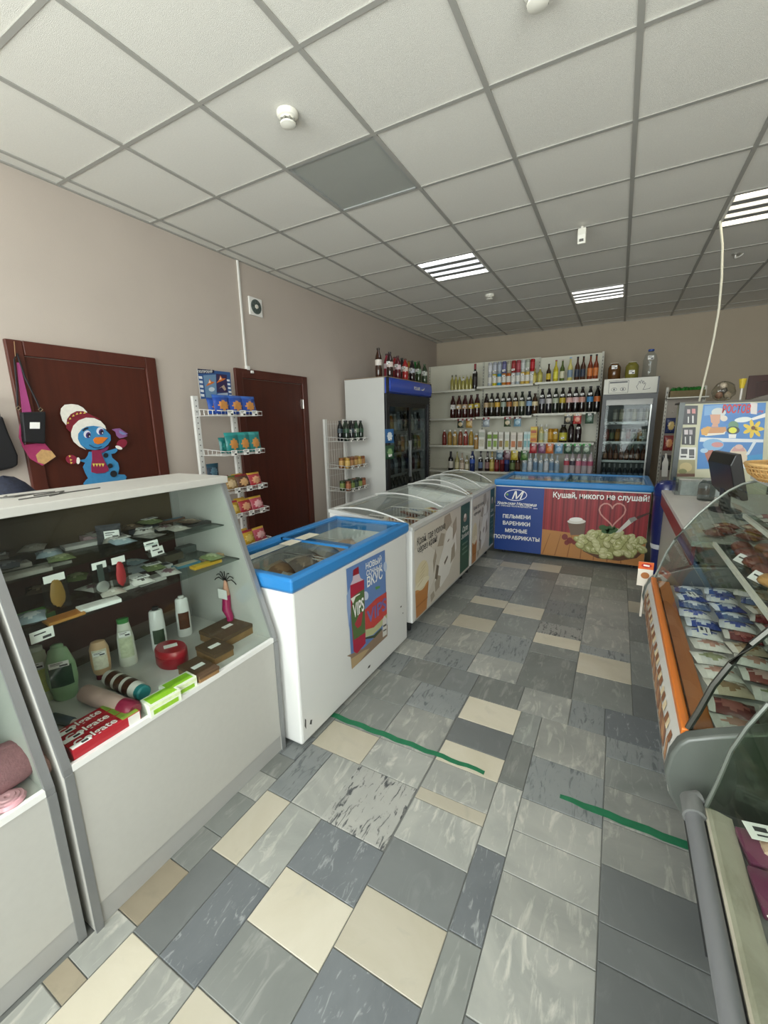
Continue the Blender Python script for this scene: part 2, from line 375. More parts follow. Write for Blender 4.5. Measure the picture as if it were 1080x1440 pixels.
for i in range(len(GX) - 1):
    for j in range(len(GY) - 1):
        x0, x1, y0, y1 = GX[i], GX[i + 1], GY[j], GY[j + 1]
        key = (round(x0, 2), round(y0, 2))
        if key in LIT or key == OFF: continue
        o = link('ceiling_tile', ct, ceil); o.location = ((x0 + x1) / 2, (y0 + y1) / 2, ROOM_H + .002); o.scale = (x1 - x0 - .004, y1 - y0 - .004, 1)
        o.rotation_euler = (rc.uniform(-.004, .004), rc.uniform(-.004, .004), 0)
LBL = {(1.32, 4.03): 'lit louvred ceiling light over the ice cream freezers', (2.52, 5.83): 'lit louvred ceiling light before the drinks shelves', (3.72, 4.03): 'lit warm louvred ceiling light over the cash desk',
       (1.32, .43): 'lit louvred ceiling light above the white showcases', (3.72, .43): 'lit louvred ceiling light above the glass meat cases'}
whitep = C('#eceae4', 0.35, var=.02)
for (x0, y0), colr in LIT.items():
    t = thing('ceiling_light', LBL[(x0, y0)], 'ceiling light', (x0 + .3, y0 + .3, ROOM_H), 'louvred lights in the ceiling grid')
    a, b_, c_, d = x0 + .014, x0 + .586, y0 + .014, y0 + .586
    B().box(a, b_, c_, d, ROOM_H + .07, ROOM_H + .08).box(a, a + .018, c_, d, ROOM_H - .002, ROOM_H + .07).box(b_ - .018, b_, c_, d, ROOM_H - .002, ROOM_H + .07) \
       .box(a, b_, c_, c_ + .012, ROOM_H - .002, ROOM_H + .07).box(a, b_, d - .012, d, ROOM_H - .002, ROOM_H + .07).build('housing', whitep, t)
    for k in range(4):
        yy = c_ + .07 + k * .144
        B().box(a + .02, b_ - .02, yy - .04, yy + .04, ROOM_H + .035, ROOM_H + .05).build('light_tube', emit(colr, LAMP_W), t)
    for k in range(3):
        yy = c_ + .142 + k * .144
        B().prism([(yy - .03, ROOM_H + .032), (yy + .03, ROOM_H + .032), (yy + .034, ROOM_H - .002), (yy - .034, ROOM_H - .002)], 'x', a + .018, b_ - .018).build('louvre', C('#8e8f8e', .5, var=.02), t)
x0, y0 = OFF
t = thing('ceiling_light', 'dark unlit grey panel light among the ceiling tiles', 'ceiling light', (x0 + .3, y0 + .3, ROOM_H))
B().box(x0 + .014, x0 + .586, y0 + .014, y0 + .586, ROOM_H + .004, ROOM_H + .02).build('diffuser', C('#a3a59e', .5, var=.03), t)
pf = B(); a, b_, c_, d = x0 + .006, x0 + .594, y0 + .006, y0 + .594
pf.box(a, b_, c_, c_ + .014, ROOM_H - .003, ROOM_H + .02).box(a, b_, d - .014, d, ROOM_H - .003, ROOM_H + .02).box(a, a + .014, c_, d, ROOM_H - .003, ROOM_H + .02).box(b_ - .014, b_, c_, d, ROOM_H - .003, ROOM_H + .02)
pf.build('frame', C('#9b9d9b', .5), t)
# smoke detectors and sensors
ivory = C('#e9e6da', 0.4, var=.02)
def detector(x, y, label):
    t = thing('smoke_detector', label, 'smoke detector', (x, y, ROOM_H), 'smoke detectors on the ceiling')
    B().lathe([(.052, 0), (.052, -.012), (.046, -.022)], (x, y, ROOM_H - .0), 20).build('base', ivory, t, True)
    B().lathe([(.046, -.022), (.036, -.026), (.036, -.034)], (x, y, ROOM_H), 20, capb=False).build('collar', ivory, t, True)
    for k in range(10):
        an = 2 * math.pi * k / 10; cx, cy = x + .036 * math.cos(an), y + .036 * math.sin(an)
        B().box(cx - .004, cx + .004, cy - .004, cy + .004, ROOM_H - .046, ROOM_H - .034).build('fin', C('#8d8b82', .5), t)
    B().lathe([(.038, -.046), (.036, -.052), (.02, -.057), (.004, -.058)], (x, y, ROOM_H), 20).build('cap', ivory, t, True)
detector(1.637, 1.887, 'round ivory smoke detector beside the dark ceiling panel')
detector(2.80, 1.87, 'round ivory smoke detector on the tile over the aisle')
detector(1.69, 5.40, 'small ivory smoke detector over the tall double fridge')
t = thing('motion_sensor', 'small white wedge motion sensor on the ceiling', 'sensor', (2.80, 4.0, ROOM_H))
B().box(2.785, 2.80, 3.995, 4.01, ROOM_H - .03, ROOM_H).build('bracket', ivory, t)
B().prism([(3.97, ROOM_H - .02), (4.02, ROOM_H - .03), (4.03, ROOM_H - .12), (3.985, ROOM_H - .13), (3.965, ROOM_H - .07)], 'x', 2.765, 2.825).build('housing', ivory, t, bevel=.006)
B().box(2.78, 2.81, 3.9655, 3.9805, ROOM_H - .115, ROOM_H - .10).build('lens', C('#6c6a66', .3), t)
t = thing('sprinkler', 'small metal ceiling sprinkler near the warm light', 'sprinkler', (4.0, 5.40, ROOM_H))
B().lathe([(.035, 0), (.03, -.008), (.012, -.012), (.01, -.04)], (4.0, 5.40, ROOM_H), 14).build('rose', C('#c8c6c0', .3, .8), t, True)
B().tube([(4.0, 5.40, ROOM_H - .035), (4.03, 5.39, ROOM_H - .03), (4.055, 5.385, ROOM_H - .012)], .008).build('arm', C('#dcdad4', .3, .8), t, True)

# doors in the left wall
dw = wood('door_wood', '#3b1a12', '#57281b'); dwc = wood('door_casing', '#44201a', '#5d2e21')
def door(n, y0, y1, zt):
    c = .085
    d = B().box(.002, .03, y0, y0 + c, 0, zt).box(.002, .03, y1 - c, y1, 0, zt).box(.002, .03, y0 + c, y1 - c, zt - c, zt).build('door_%d' % n, dwc, bevel=.006); struct(d)
    B().box(.001, .014, y0 + c + .004, y1 - c - .004, .01, zt - c - .004).build('door_leaf', dw, d)
    hy = y1 - c - .01
    for hz in (.3, zt - .3) if n == 2 else (): B().box(.014, .026, hy - .012, hy + .012, hz - .05, hz + .05).tube([(.026, hy + .008, hz - .05), (.026, hy + .008, hz + .05)], .006).build('hinge', C('#b8b4ac', .3, .9), d)
    hn = B().box(.014, .018, y0 + c + .03, y0 + c + .07, .95, 1.13).tube([(.018, y0 + c + .05, 1.06), (.06, y0 + c + .05, 1.06), (.06, y0 + c + .16, 1.055)], .008, 8)
    if n == 1: hn.build('door_handle', C('#bdb9b0', .25, .9), d, True)
door(1, 1.205, 2.125, 2.06); door(2, 2.90, 3.94, 2.07)
d3 = struct(B().box(4.73, 4.82, ROOM_Y1 - .03, ROOM_Y1 - .002, 0, 2.09).box(5.52, 5.61, ROOM_Y1 - .03, ROOM_Y1 - .002, 0, 2.09).box(4.82, 5.52, ROOM_Y1 - .03, ROOM_Y1 - .002, 2.0, 2.09).build('door_3', dwc))
B().box(4.822, 5.518, ROOM_Y1 - .018, ROOM_Y1 - .001, .01, 1.998).build('door_leaf', dw, d3)
# wall extractor fan + conduit
t = thing('wall_fan', 'small square white extractor fan on the wall', 'fan', (.0, 3.24, 2.66))
B().box(.001, .018, 3.155, 3.325, 2.578, 2.742).build('frame', whitep, t, bevel=.006)
B(Matrix.Translation((.018, 3.24, 2.66)) @ Matrix.Rotation(R(90), 4, 'Y')).lathe([(.066, 0), (.066, .004), (.058, .005)], n=24).build('grille_ring', C('#56615c', .5), t, True)
for k in range(8):
    an = 2 * math.pi * k / 8
    B().prism([(3.24 + .015 * math.cos(an) , 2.66 + .015 * math.sin(an)), (3.24 + .055 * math.cos(an - .28), 2.66 + .055 * math.sin(an - .28)), (3.24 + .055 * math.cos(an + .12), 2.66 + .055 * math.sin(an + .12))], 'x', .023, .026).build('fan_blade', C('#45504b', .5), t)
B(Matrix.Translation((.024, 3.24, 2.66)) @ Matrix.Rotation(R(90), 4, 'Y')).lathe([(.02, 0), (.018, .008)], n=16).build('hub', C('#dcd8cc', .4), t, True)
t = thing('cable_conduit', 'white cable conduit running down the wall to a small box', 'conduit', (0, 3.06, 2.05))
B().box(.001, .014, 3.052, 3.068, 2.10, 3.018).build('trunking', whitep, t)
B().box(.001, .03, 3.045, 3.085, 2.055, 2.10).build('junction_box', whitep, t, bevel=.003)
B().box(.031, .048, 3.085, 3.115, 2.035, 2.06).build('contact_sensor', whitep, t, bevel=.003)

# ------------------------------------------------------------------ small builders
tagw = C('#f4f3ee', 0.5, var=.02); ink = C('#3a3a3a', .6, var=0)
def card(b, x, y, z, w_=.05, h_=.03, m=0, mi=1):
    """price card facing -y (local)"""
    b.box(x - w_ / 2, x + w_ / 2, y - .0012, y, z, z + h_, m)
    b.box(x - w_ * .42, x + w_ * .2, y - .0017, y - .0012, z + h_ * .72, z + h_ * .82, mi)
    b.box(x - w_ * .42, x + w_ * .05, y - .0017, y - .0012, z + h_ * .5, z + h_ * .58, mi)
    b.box(x + w_ * .02, x + w_ * .42, y - .0017, y - .0012, z + h_ * .12, z + h_ * .42, mi)
    return b
PROF = {  # (radius, height) fractions
    'beer': [(.92, 0), (1, .02), (1, .52), (.93, .60), (.55, .70), (.38, .78), (.36, .94)],
    'pet': [(.86, 0), (1, .04), (1, .30), (.95, .36), (1, .42), (1, .60), (.8, .74), (.42, .88), (.36, .93)],
    'wine': [(.95, 0), (1, .02), (1, .58), (.9, .66), (.42, .74), (.38, .95)],
    'spirit': [(.95, 0), (1, .03), (1, .60), (.9, .68), (.4, .76), (.38, .9)],
    'juice': [(.9, 0), (1, .03), (1, .62), (.85, .74), (.6, .84), (.5, .9)],
    'can': [(.82, 0), (1, .05), (1, .93), (.82, 1)],
    'jar': [(.9, 0), (1, .05), (1, .68), (.86, .8), (.62, .88), (.6, .93)],
    'keg': [(.9, 0), (1, .04), (1, .30), (.96, .33), (1, .36), (1, .62), (.8, .80), (.45, .90), (.34, .93)],
}
CAPF = {'beer': (.94, 1.0, .42), 'pet': (.93, 1.0, .46), 'wine': (.78, 1.0, .44), 'spirit': (.88, 1.0, .46), 'juice': (.9, 1.0, .58), 'jar': (.93, .97, .68), 'keg': (.93, 1.0, .44)}
LABF = {'beer': (.14, .46), 'pet': (.40, .60), 'wine': (.14, .50), 'spirit': (.14, .52), 'juice': (.12, .56), 'jar': None, 'keg': None, 'can': (.25, .75)}
PROT = {}
def bottle(loc, kind, h, r, body, lab, cap, label, group, price=None, gl=False, n=12, price_z=.62, rz=0, seed=0, cat='bottle'):
    k = (kind, h, r, body, lab, cap, price, gl, n, price_z)
    if k in PROT: return copy_at(PROT[k], loc, rz, label=label, group=group)
    bm = glass(body, .08) if gl else C(body, .12, var=.03, coat=.3)
    if kind == 'can': bm = C(body, .25, .3, var=.05)
    name = {'can': 'drink_can', 'jar': 'glass_jar', 'keg': 'water_bottle', 'juice': 'juice_bottle', 'pet': 'plastic_bottle', 'beer': 'beer_bottle', 'wine': 'wine_bottle', 'spirit': 'spirit_bottle'}[kind]
    o = link(name, B().lathe([(a * r, z * h) for a, z in PROF[kind]], n=n).mesh(name, bm, True)); o.location = loc; o.rotation_euler = (0, 0, rz); ORG[o.name] = Vector((0, 0, 0))
    tag(o, label, cat if kind != 'can' else 'can', group)
    def part(nm, b, m, sm=True): p = link(nm, b.mesh(nm, m, sm), o); return p
    if kind in CAPF and cap:
        z0, z1, rr = CAPF[kind]; part('cap', B().lathe([(rr * r, z0 * h), (rr * r, z1 * h - .002), (rr * r * .8, z1 * h)], n=10), C(cap, .4, var=.02))
    if LABF.get(kind) and lab:
        z0, z1 = LABF[kind]; part('label', B().lathe([(r * 1.012, z0 * h), (r * 1.012, z1 * h)], n=n, capb=False, capt=False), C(lab, .45, var=.35, scale=40))
    if kind == 'can': part('can_top', B().lathe([(.8 * r, h * .995), (.74 * r, h * .985)], n=n, capb=False), C('#c9c9c6', .3, .8))
    if gl and kind in ('pet', 'spirit', 'keg') and False: pass
    if price: part('price_tag', card(B(), 0, -r * 1.03 - .001, price_z * h, *price), [tagw, ink], False)
    PROT[k] = o; return o
def packet(loc, w_, h_, t_, cols, label, group, rz=0, rx=0, ry=0, emb=(.3, .26, .5), band=.8, name='snack_packet', cat='packet', price=None):
    k = ('pk', w_, h_, t_, cols, emb, band, price, name)
    if k in PROT: return copy_at(PROT[k], loc, rz, rx, ry, label, group)
    o = link(name, B().pillow(w_, h_, t_, ex=emb[0], ez=emb[1], ec=emb[2], bandz=band, seed=len(PROT)).mesh(name, [C(c, .28, var=.12, scale=25) for c in cols], True))
    o.location = loc; o.rotation_euler = (rx, ry, rz); tag(o, label, cat, group)
    if price: link('price_tag', card(B(), price[0], -t_ * .55, price[1], *price[2:]).mesh('price_tag', [tagw, ink]), o)
    PROT[k] = o; return o
def carton(loc, w_, d_, h_, side, art, band, label, group, rz=0, rx=0, ry=0, name='carton', cat='carton', cap=None, price=None, topart=None):
    k = ('ct', w_, d_, h_, side, art, band, name, cap, price, topart)
    if k in PROT: return copy_at(PROT[k], loc, rz, rx, ry, label, group)
    o = link(name, B().box(-w_ / 2, w_ / 2, -d_ / 2, d_ / 2, 0, h_).mesh(name, C(side, .4, var=.05))); o.location = loc; o.rotation_euler = (rx, ry, rz); tag(o, label, cat, group)
    b = B(); y = -d_ / 2 - .0006
    if art: b.box(-w_ * .4, w_ * .4, y, y + .0006, h_ * .14, h_ * .5, 0)
    if band: b.box(-w_ * .5, w_ * .5, y, y + .0006, h_ * .62, h_ * .86, 1)
    if topart: b.box(-w_ * .42, w_ * .42, -d_ * .4, d_ * .4, h_, h_ + .0006, 2)
    if b.v: link('printed_panel', b.mesh('printed_panel', [C(art or side, .4, var=.4, scale=60), C(band or side, .4, var=.2, scale=60), C(topart or side, .4, var=.3, scale=40)]), o)
    if cap: link('cap', B().lathe([(.012, h_), (.012, h_ + .014)], n=10).mesh('cap', C(cap, .4), True), o)
    if price:
        if price == 'top': q = B(Matrix.Translation((0, 0, h_ + .0008)) @ Matrix.Rotation(R(-90), 4, 'X')); card(q, 0, 0, -.012, .045, .025)
        else: q = card(B(), 0, y - .001, h_ * price, .045, .028)
        link('price_tag', q.mesh('price_tag', [tagw, ink]), o)
    PROT[k] = o; return o

# ------------------------------------------------------------------ white glass-front showcases on the left
lam = C('#bab8b1', 0.45, var=.04, scale=40); lamg = C('#a9a8a4', 0.5, var=.04); alu = C('#8f9090', 0.4, .5, var=.03); clear = glass('#f2f6f4', .07); clears = glass('#e6efec', .08)
def showcase(x, y0, y1, dz, label, writing=False):
    """front faces +x; deck height dz; sloping front glass; two glass shelves"""
    t = thing('glass_showcase', label, 'showcase', (x - .3, (y0 + y1) / 2, 0), 'white glass showcases')
    B().box(x - .018, x, y0 + .018, y1 - .018, .085, dz).build('front_panel', lam, t)
    B().box(x - .03, x - .006, y0 + .018, y1 - .018, 0, .082).build('plinth', lamg, t)
    out = [(x - .58, 0), (x, 0), (x, dz), (x - .245, 1.288), (x - .58, 1.288)]
    for a in (y0, y1 - .018): B().prism(out, 'y', a, a + .018).build('side_panel', lam, t)
    B().box(x - .58, x - .018, y0 + .018, y1 - .018, dz - .018, dz).build('deck', C('#cfcdc8', .5), t)
    B().box(x - .56, x - .222, y0 - .005, y1 + .005, 1.288, 1.318).build('top_board', lam, t, bevel=.003)
    B().box(x - .58, x - .566, y0 + .018, y1 - .018, 1.0, 1.287).build('upper_back_panel', C('#5b4c36', .6), t)
    B().box(x - .58, x - .566, y0 + .018, y1 - .018, dz + .07, 1.0).build('lower_back_panel', C('#45211b', .5), t)
    B().box(x - .58, x - .566, y0 + .018, y1 - .018, dz, dz + .07).build('back_rail', C('#6c5f55', .5), t)
    for a in (y0 + .018, y1 - .055): B().box(x - .566, x - .555, a, a + .037, dz, 1.287).build('back_post', lamg, t)
    # sloping front glass with aluminium edge strips
    gx0, gz0, gx1, gz1 = x - .004, dz + .004, x - .243, 1.287
    B().prism([(gx0 - .012, gz0), (gx0 - .006, gz0), (gx1 - .006, gz1), (gx1 - .012, gz1)], 'y', y0 + .019, y1 - .019).build('front_glass', clear, t)
    for a in (y0 - .001, y1 - .021): B().prism([(gx0 - .002, gz0 - .02), (gx0 + .006, gz0 - .02), (gx0 + .006, gz0), (gx1 + .008, gz1), (gx1 - .002, gz1)], 'y', a, a + .022).build('edge_strip', alu, t)
    for a in (y0 - .001, y1 - .021): B().box(x, x + .006, a, a + .022, 0, dz - .016).build('edge_strip', alu, t)
    B().box(x - .012, x + .004, y0 + .022, y1 - .022, dz - .012, dz + .008).build('glass_rail', C('#e9e8e4', .4), t)
    B().box(x - .56, x - .17, y0 + .019, y1 - .019, .94, .946).build('glass_shelf', clears, t)
    B().box(x - .56, x - .25, y0 + .019, y1 - .019, 1.09, 1.096).build('glass_shelf', clears, t)
    return t
DZ = .583
sc1 = showcase(1.872, .44, 1.30, DZ, 'white glass showcase stocked with shampoos, toothpaste and boxes')
sc2 = showcase(1.852, -.44, .42, .545, 'white glass showcase holding a pink knitted hat')
wr = B()
for pts in ([(1.40, .70), (1.44, .74), (1.42, .80), (1.47, .78), (1.45, .88), (1.50, .84), (1.49, .98)], [(1.52, .72), (1.50, .86), (1.53, .80)], [(1.38, .74), (1.41, .72), (1.405, .78), (1.43, .86)]):
    wr.tube([(x, y * 1.0 - .13, 1.3195) for x, y in pts], .0025, 4)
wr.build('pen_scribble', C('#55534f', .7, var=0), sc1)

# ---- things on the showcase deck
GD = 'toiletries on the showcase deck'
def shampoo(p, h, w_, d_, prof, body, lab, cap, label, capz=None, name='shampoo_bottle', rz=0.0, price=True, lz=(.2, .62)):
    t = thing(name, label, 'bottle', p, GD)
    M = Matrix.Translation(p) @ Matrix.Rotation(rz, 4, 'Z')
    B(M).lathe([(a, z * h) for a, z in prof], n=20, sx=w_ / 2, sy=d_ / 2).build('body', C(body, .3, var=.03, coat=.2), t, True)
    f = max(a for a, z in prof)
    B(M).surf(lambda a, b: ((a - .5) * w_ * .72, -d_ / 2 * math.sqrt(max(0, 1 - ((a - .5) * 1.5) ** 2)) * 1.0 - .0015, (lz[0] + b * (lz[1] - lz[0])) * h), 8, 3).build('label', C(lab, .4, var=.45, scale=60), t, True)
    if capz: B(M).lathe([(a, z * h) for a, z in capz], n=16, sx=w_ / 2, sy=d_ / 2).build('cap', C(cap, .35, var=.02), t, True)
    if price: card(B(M), 0, -d_ / 2 - .004, h * .66, w_ * .62, h * .1).build('price_tag', [tagw, ink], t)
    return t
RZ1 = R(62)    # bottles face the aisle
tall = [(.9, 0), (1, .03), (.98, .55), (.86, .9), (.7, .93)]; oval = [(.55, 0), (.78, .06), (1, .4), (.95, .65), (.6, .93), (.35, .97)]
shampoo(Zp(63, 985, DZ), .21, .066, .042, tall, '#c3c7a8', '#b8c25c', '#d8dccb', 'pale translucent bottle with a lime label beside the green shampoo', [(.7, .93), (.7, 1), (.6, 1.01)], rz=RZ1)
shampoo(Zp(94, 982, DZ), .21, .092, .052, oval, '#9bbd92', '#2f4a3a', '#9bbd92', 'pale green oval shampoo bottle with dark label', [(.4, .94), (.42, 1.0), (.3, 1.02)], rz=RZ1, lz=(.3, .66))
shampoo(Zp(146, 953, DZ), .16, .066, .04, [(.62, 0), (.66, .12), (.9, .2), (1, .45), (.97, .8), (.7, .97), (.3, 1.0)], '#d3ad84', '#ead9c2', '#6e1f2f', 'beige lotion bottle standing on its maroon cap', [(.68, 0), (.69, .13), (.6, .135)], rz=RZ1, lz=(.3, .8))
shampoo(Zp(182, 934, DZ), .205, .066, .04, [(.92, 0), (1, .03), (.9, .6), (.62, .9)], '#dfe0d2', '#c9cfae', '#3f8a46', 'white tapered shampoo bottle with green cap', [(.62, .9), (.66, .99), (.5, 1.0)], rz=RZ1)
shampoo(Zp(226, 913, DZ), .20, .062, .04, tall, '#e9e8e4', '#3d4a38', '#262626', 'white shampoo bottle with dark green picture and black cap', [(.4, .93), (.42, 1.0), (.3, 1.01)], rz=RZ1, price=False, lz=(.18, .5))
shampoo(Zp(261, 893, DZ), .20, .062, .04, tall, '#ebeae6', '#5a3524', '#e6e4de', 'white shampoo bottle with brown chocolate coloured picture', [(.4, .93), (.42, .98), (.3, .985)], rz=RZ1, price=False, lz=(.2, .6))
p = Zp(243, 932, DZ); t = thing('oval_box', 'red oval soap box with a price sticker on its lid', 'box', p, GD)
B(Matrix.Translation(p)).lathe([(.066, 0), (.072, .01), (.072, .045)], n=28, sy=.76).build('body', C('#8c1b26', .3), t, True)
B(Matrix.Translation(p)).lathe([(.074, .046), (.074, .066), (.068, .074), (.0, .075)], n=28, sy=.72, capb=True, capt=False).build('lid', C('#9a1f2a', .3), t, True)
B(Matrix.Translation(p + Vector((0, 0, .0765))) @ Matrix.Rotation(R(62), 4, 'Z') @ Matrix.Rotation(R(-90), 4, 'X')).box(-.025, .025, -.001, 0, -.014, .014).build('price_tag', tagw, t)
def crate(p, sx, sy, sz, label, rz):
    t = thing('kraft_box', label, 'box', p, 'brown gift boxes on the showcase deck'); M = Matrix.Translation(p) @ Matrix.Rotation(rz, 4, 'Z')
    B(M).box(-sx / 2, sx / 2, -sy / 2, sy / 2, 0, sz * .62).build('body', C('#8a6a45', .6, var=.35, scale=22), t, bevel=.002)
    B(M).box(-sx / 2 - .002, sx / 2 + .002, -sy / 2 - .002, sy / 2 + .002, sz * .64, sz).build('lid', C('#5c4632', .55, var=.5, scale=18), t, bevel=.002)
    B(M @ Matrix.Translation((0, 0, sz + .001)) @ Matrix.Rotation(R(-90), 4, 'X')).box(-.024, .024, -.001, 0, -.012, .012).build('price_tag', tagw, t)
crate(Zp(326, 892, DZ) - Vector((0, .02, 0)), .18, .16, .05, 'large dark brown patterned gift box against the showcase side', R(88))
crate(Zp(303, 922, DZ), .09, .13, .045, 'mid sized kraft gift box between two brown boxes', R(85))
crate(Zp(280, 948, DZ), .085, .14, .035, 'small flat brown gift box beside the green tea boxes', R(86))
# lying things
def lying(p, q, r, prof, cols, label, name, cat):
    p = Vector(p); q = Vector(q); d = q - p; L = d.length; ang = math.atan2(d.y, d.x)
    M = Matrix.Translation(p + Vector((0, 0, r))) @ Matrix.Rotation(ang, 4, 'Z') @ Matrix.Rotation(R(90), 4, 'Y')
    t = thing(name, label, cat, p, GD)
    for i, (nm, a, b_) in enumerate(prof): B(M).lathe([(rr * r, z * L) for rr, z in b_], n=18).build(nm, C(cols[i], .35, var=.12, scale=30), t, True)
    return t
lying(Zp(120, 985, DZ), Zp(192, 1012, DZ), .032, [('body', 0, [(.5, 0), (.95, .04), (1, .5), (.9, .76), (.62, .8)]), ('cap', 0, [(.95, .78), (.98, .84), (.95, .96), (.7, 1.0)])], ['#b89a90', '#8d2440'], 'pink lotion bottle lying with a maroon cap', 'lotion_bottle', 'bottle')
lying(Zp(155, 962, DZ), Zp(204, 985, DZ), .03, [('body', 0, [(.9, 0), (1, .06), (1, .85), (.9, .9)]), ('stripe', 0, [(1.02, .12), (1.02, .28)]), ('stripe', 0, [(1.02, .36), (1.02, .52)]), ('stripe', 0, [(1.02, .6), (1.02, .76)]), ('cap', 0, [(.88, .9), (.88, 1.0), (.7, 1.02)])], ['#ddd8d0', '#4c2d22', '#4c2d22', '#4c2d22', '#2d7d80'], 'brown and white striped can lying on the deck', 'deodorant_can', 'can')
lying(Zp(72, 1013, DZ), Zp(116, 1026, DZ), .016, [('body', 0, [(.4, 0), (.9, .1), (1, .7), (.8, .75)]), ('cap', 0, [(.8, .75), (.85, .98), (.6, 1.0)])], ['#56606a', '#c9bdb4'], 'small grey cream tube lying beside the toothpaste', 'cream_tube', 'tube')
for i, ((u, v), lb) in enumerate((((228, 993), 'lime green tea box next to the pink lotion bottle'), ((252, 973), 'lime green tea box next to the flat brown box'))):
    carton(Zp(u, v, DZ), .11, .06, .045, '#e4ead6', '#8fbf2f', '#d8e4b4', lb, 'lime tea boxes on the showcase deck', rz=R(86), name='tea_box', cat='box', topart='#8cc22c')
redb = '#a8212c'
for i, (dx, dzz, lb) in enumerate(((0, 0, 'red toothpaste box lying against the showcase glass'), (-.046, 0, 'red toothpaste box in the middle of three'), (-.092, 0, 'red toothpaste box behind two others'))):
    p = Vector((1.838 + dx, .575 - .0 * i, DZ)); t = thing('toothpaste_box', lb, 'box', p, 'red toothpaste boxes')
    B().box(p.x - .022, p.x + .022, p.y - .10, p.y + .10, DZ, DZ + .04).build('box', C(redb, .35), t, bevel=.0015)
    B().box(p.x - .0205, p.x + .0205, p.y + .045, p.y + .097, DZ + .04, DZ + .0408).build('green_print', C('#7e9a3a', .4, var=.5, scale=50), t)
    B().box(p.x + .022, p.x + .0226, p.y + .06, p.y + .097, DZ + .002, DZ + .038).build('barcode_panel', C('#d9d6cf', .4, var=.1), t)
    letters('Colgate', (p.x + .012, p.y - .085, DZ + .0405), (p.x + .012, p.y + .035, DZ + .0405), (0, 0, 1), C('#f3efe8', .4, var=0), t, lift=.0004, bold=.02)
    B().box(p.x + .001, p.x + .02, p.y - .098, p.y - .045, DZ + .041, DZ + .0418).box(p.x + .006, p.x + .016, p.y - .07, p.y - .052, DZ + .0418, DZ + .0422, 1).build('price_tag', [tagw, ink], t)
# head-massager like wire ornament hung on the side panel
p = Vector((1.60, 1.270, DZ)); t = thing('wire_massager', 'black wire fan with a magenta handle leaning on the showcase side', 'massager', p)
hx = 1.62
MSC = Matrix.Translation((hx, 1.272, DZ)) @ Matrix.Scale(1.32, 4) @ Matrix.Translation((-hx, -1.272, -DZ))
B(MSC).tube([(hx, 1.262, DZ + .01), (hx + .005, 1.263, DZ + .05), (hx - .012, 1.265, DZ + .075), (hx - .012, 1.27, DZ + .13)], [.011, .012, .016, .014], 10).build('handle', C('#a51e57', .35), t, True)
B(MSC).tube([(hx - .012, 1.27, DZ + .13), (hx - .012, 1.271, DZ + .185)], [.013, .005], 10).build('ferrule', C('#d59a80', .4), t, True)
for k in range(7):
    a = (k - 3) / 3 * 1.25
    B(MSC).tube([(hx - .012 + math.sin(a) * q * .05, 1.271, DZ + .18 + .05 * math.cos(a) * q - (.06 * max(0, q - .8))) for q in (0, .35, .7, 1.0, 1.15)], .0016, 5).build('wire', C('#1d1d1f', .4, .5), t, True)
B(MSC).box(hx - .034, hx + .01, 1.2535, 1.2545, DZ + .12, DZ + .155).build('price_tag', tagw, t)

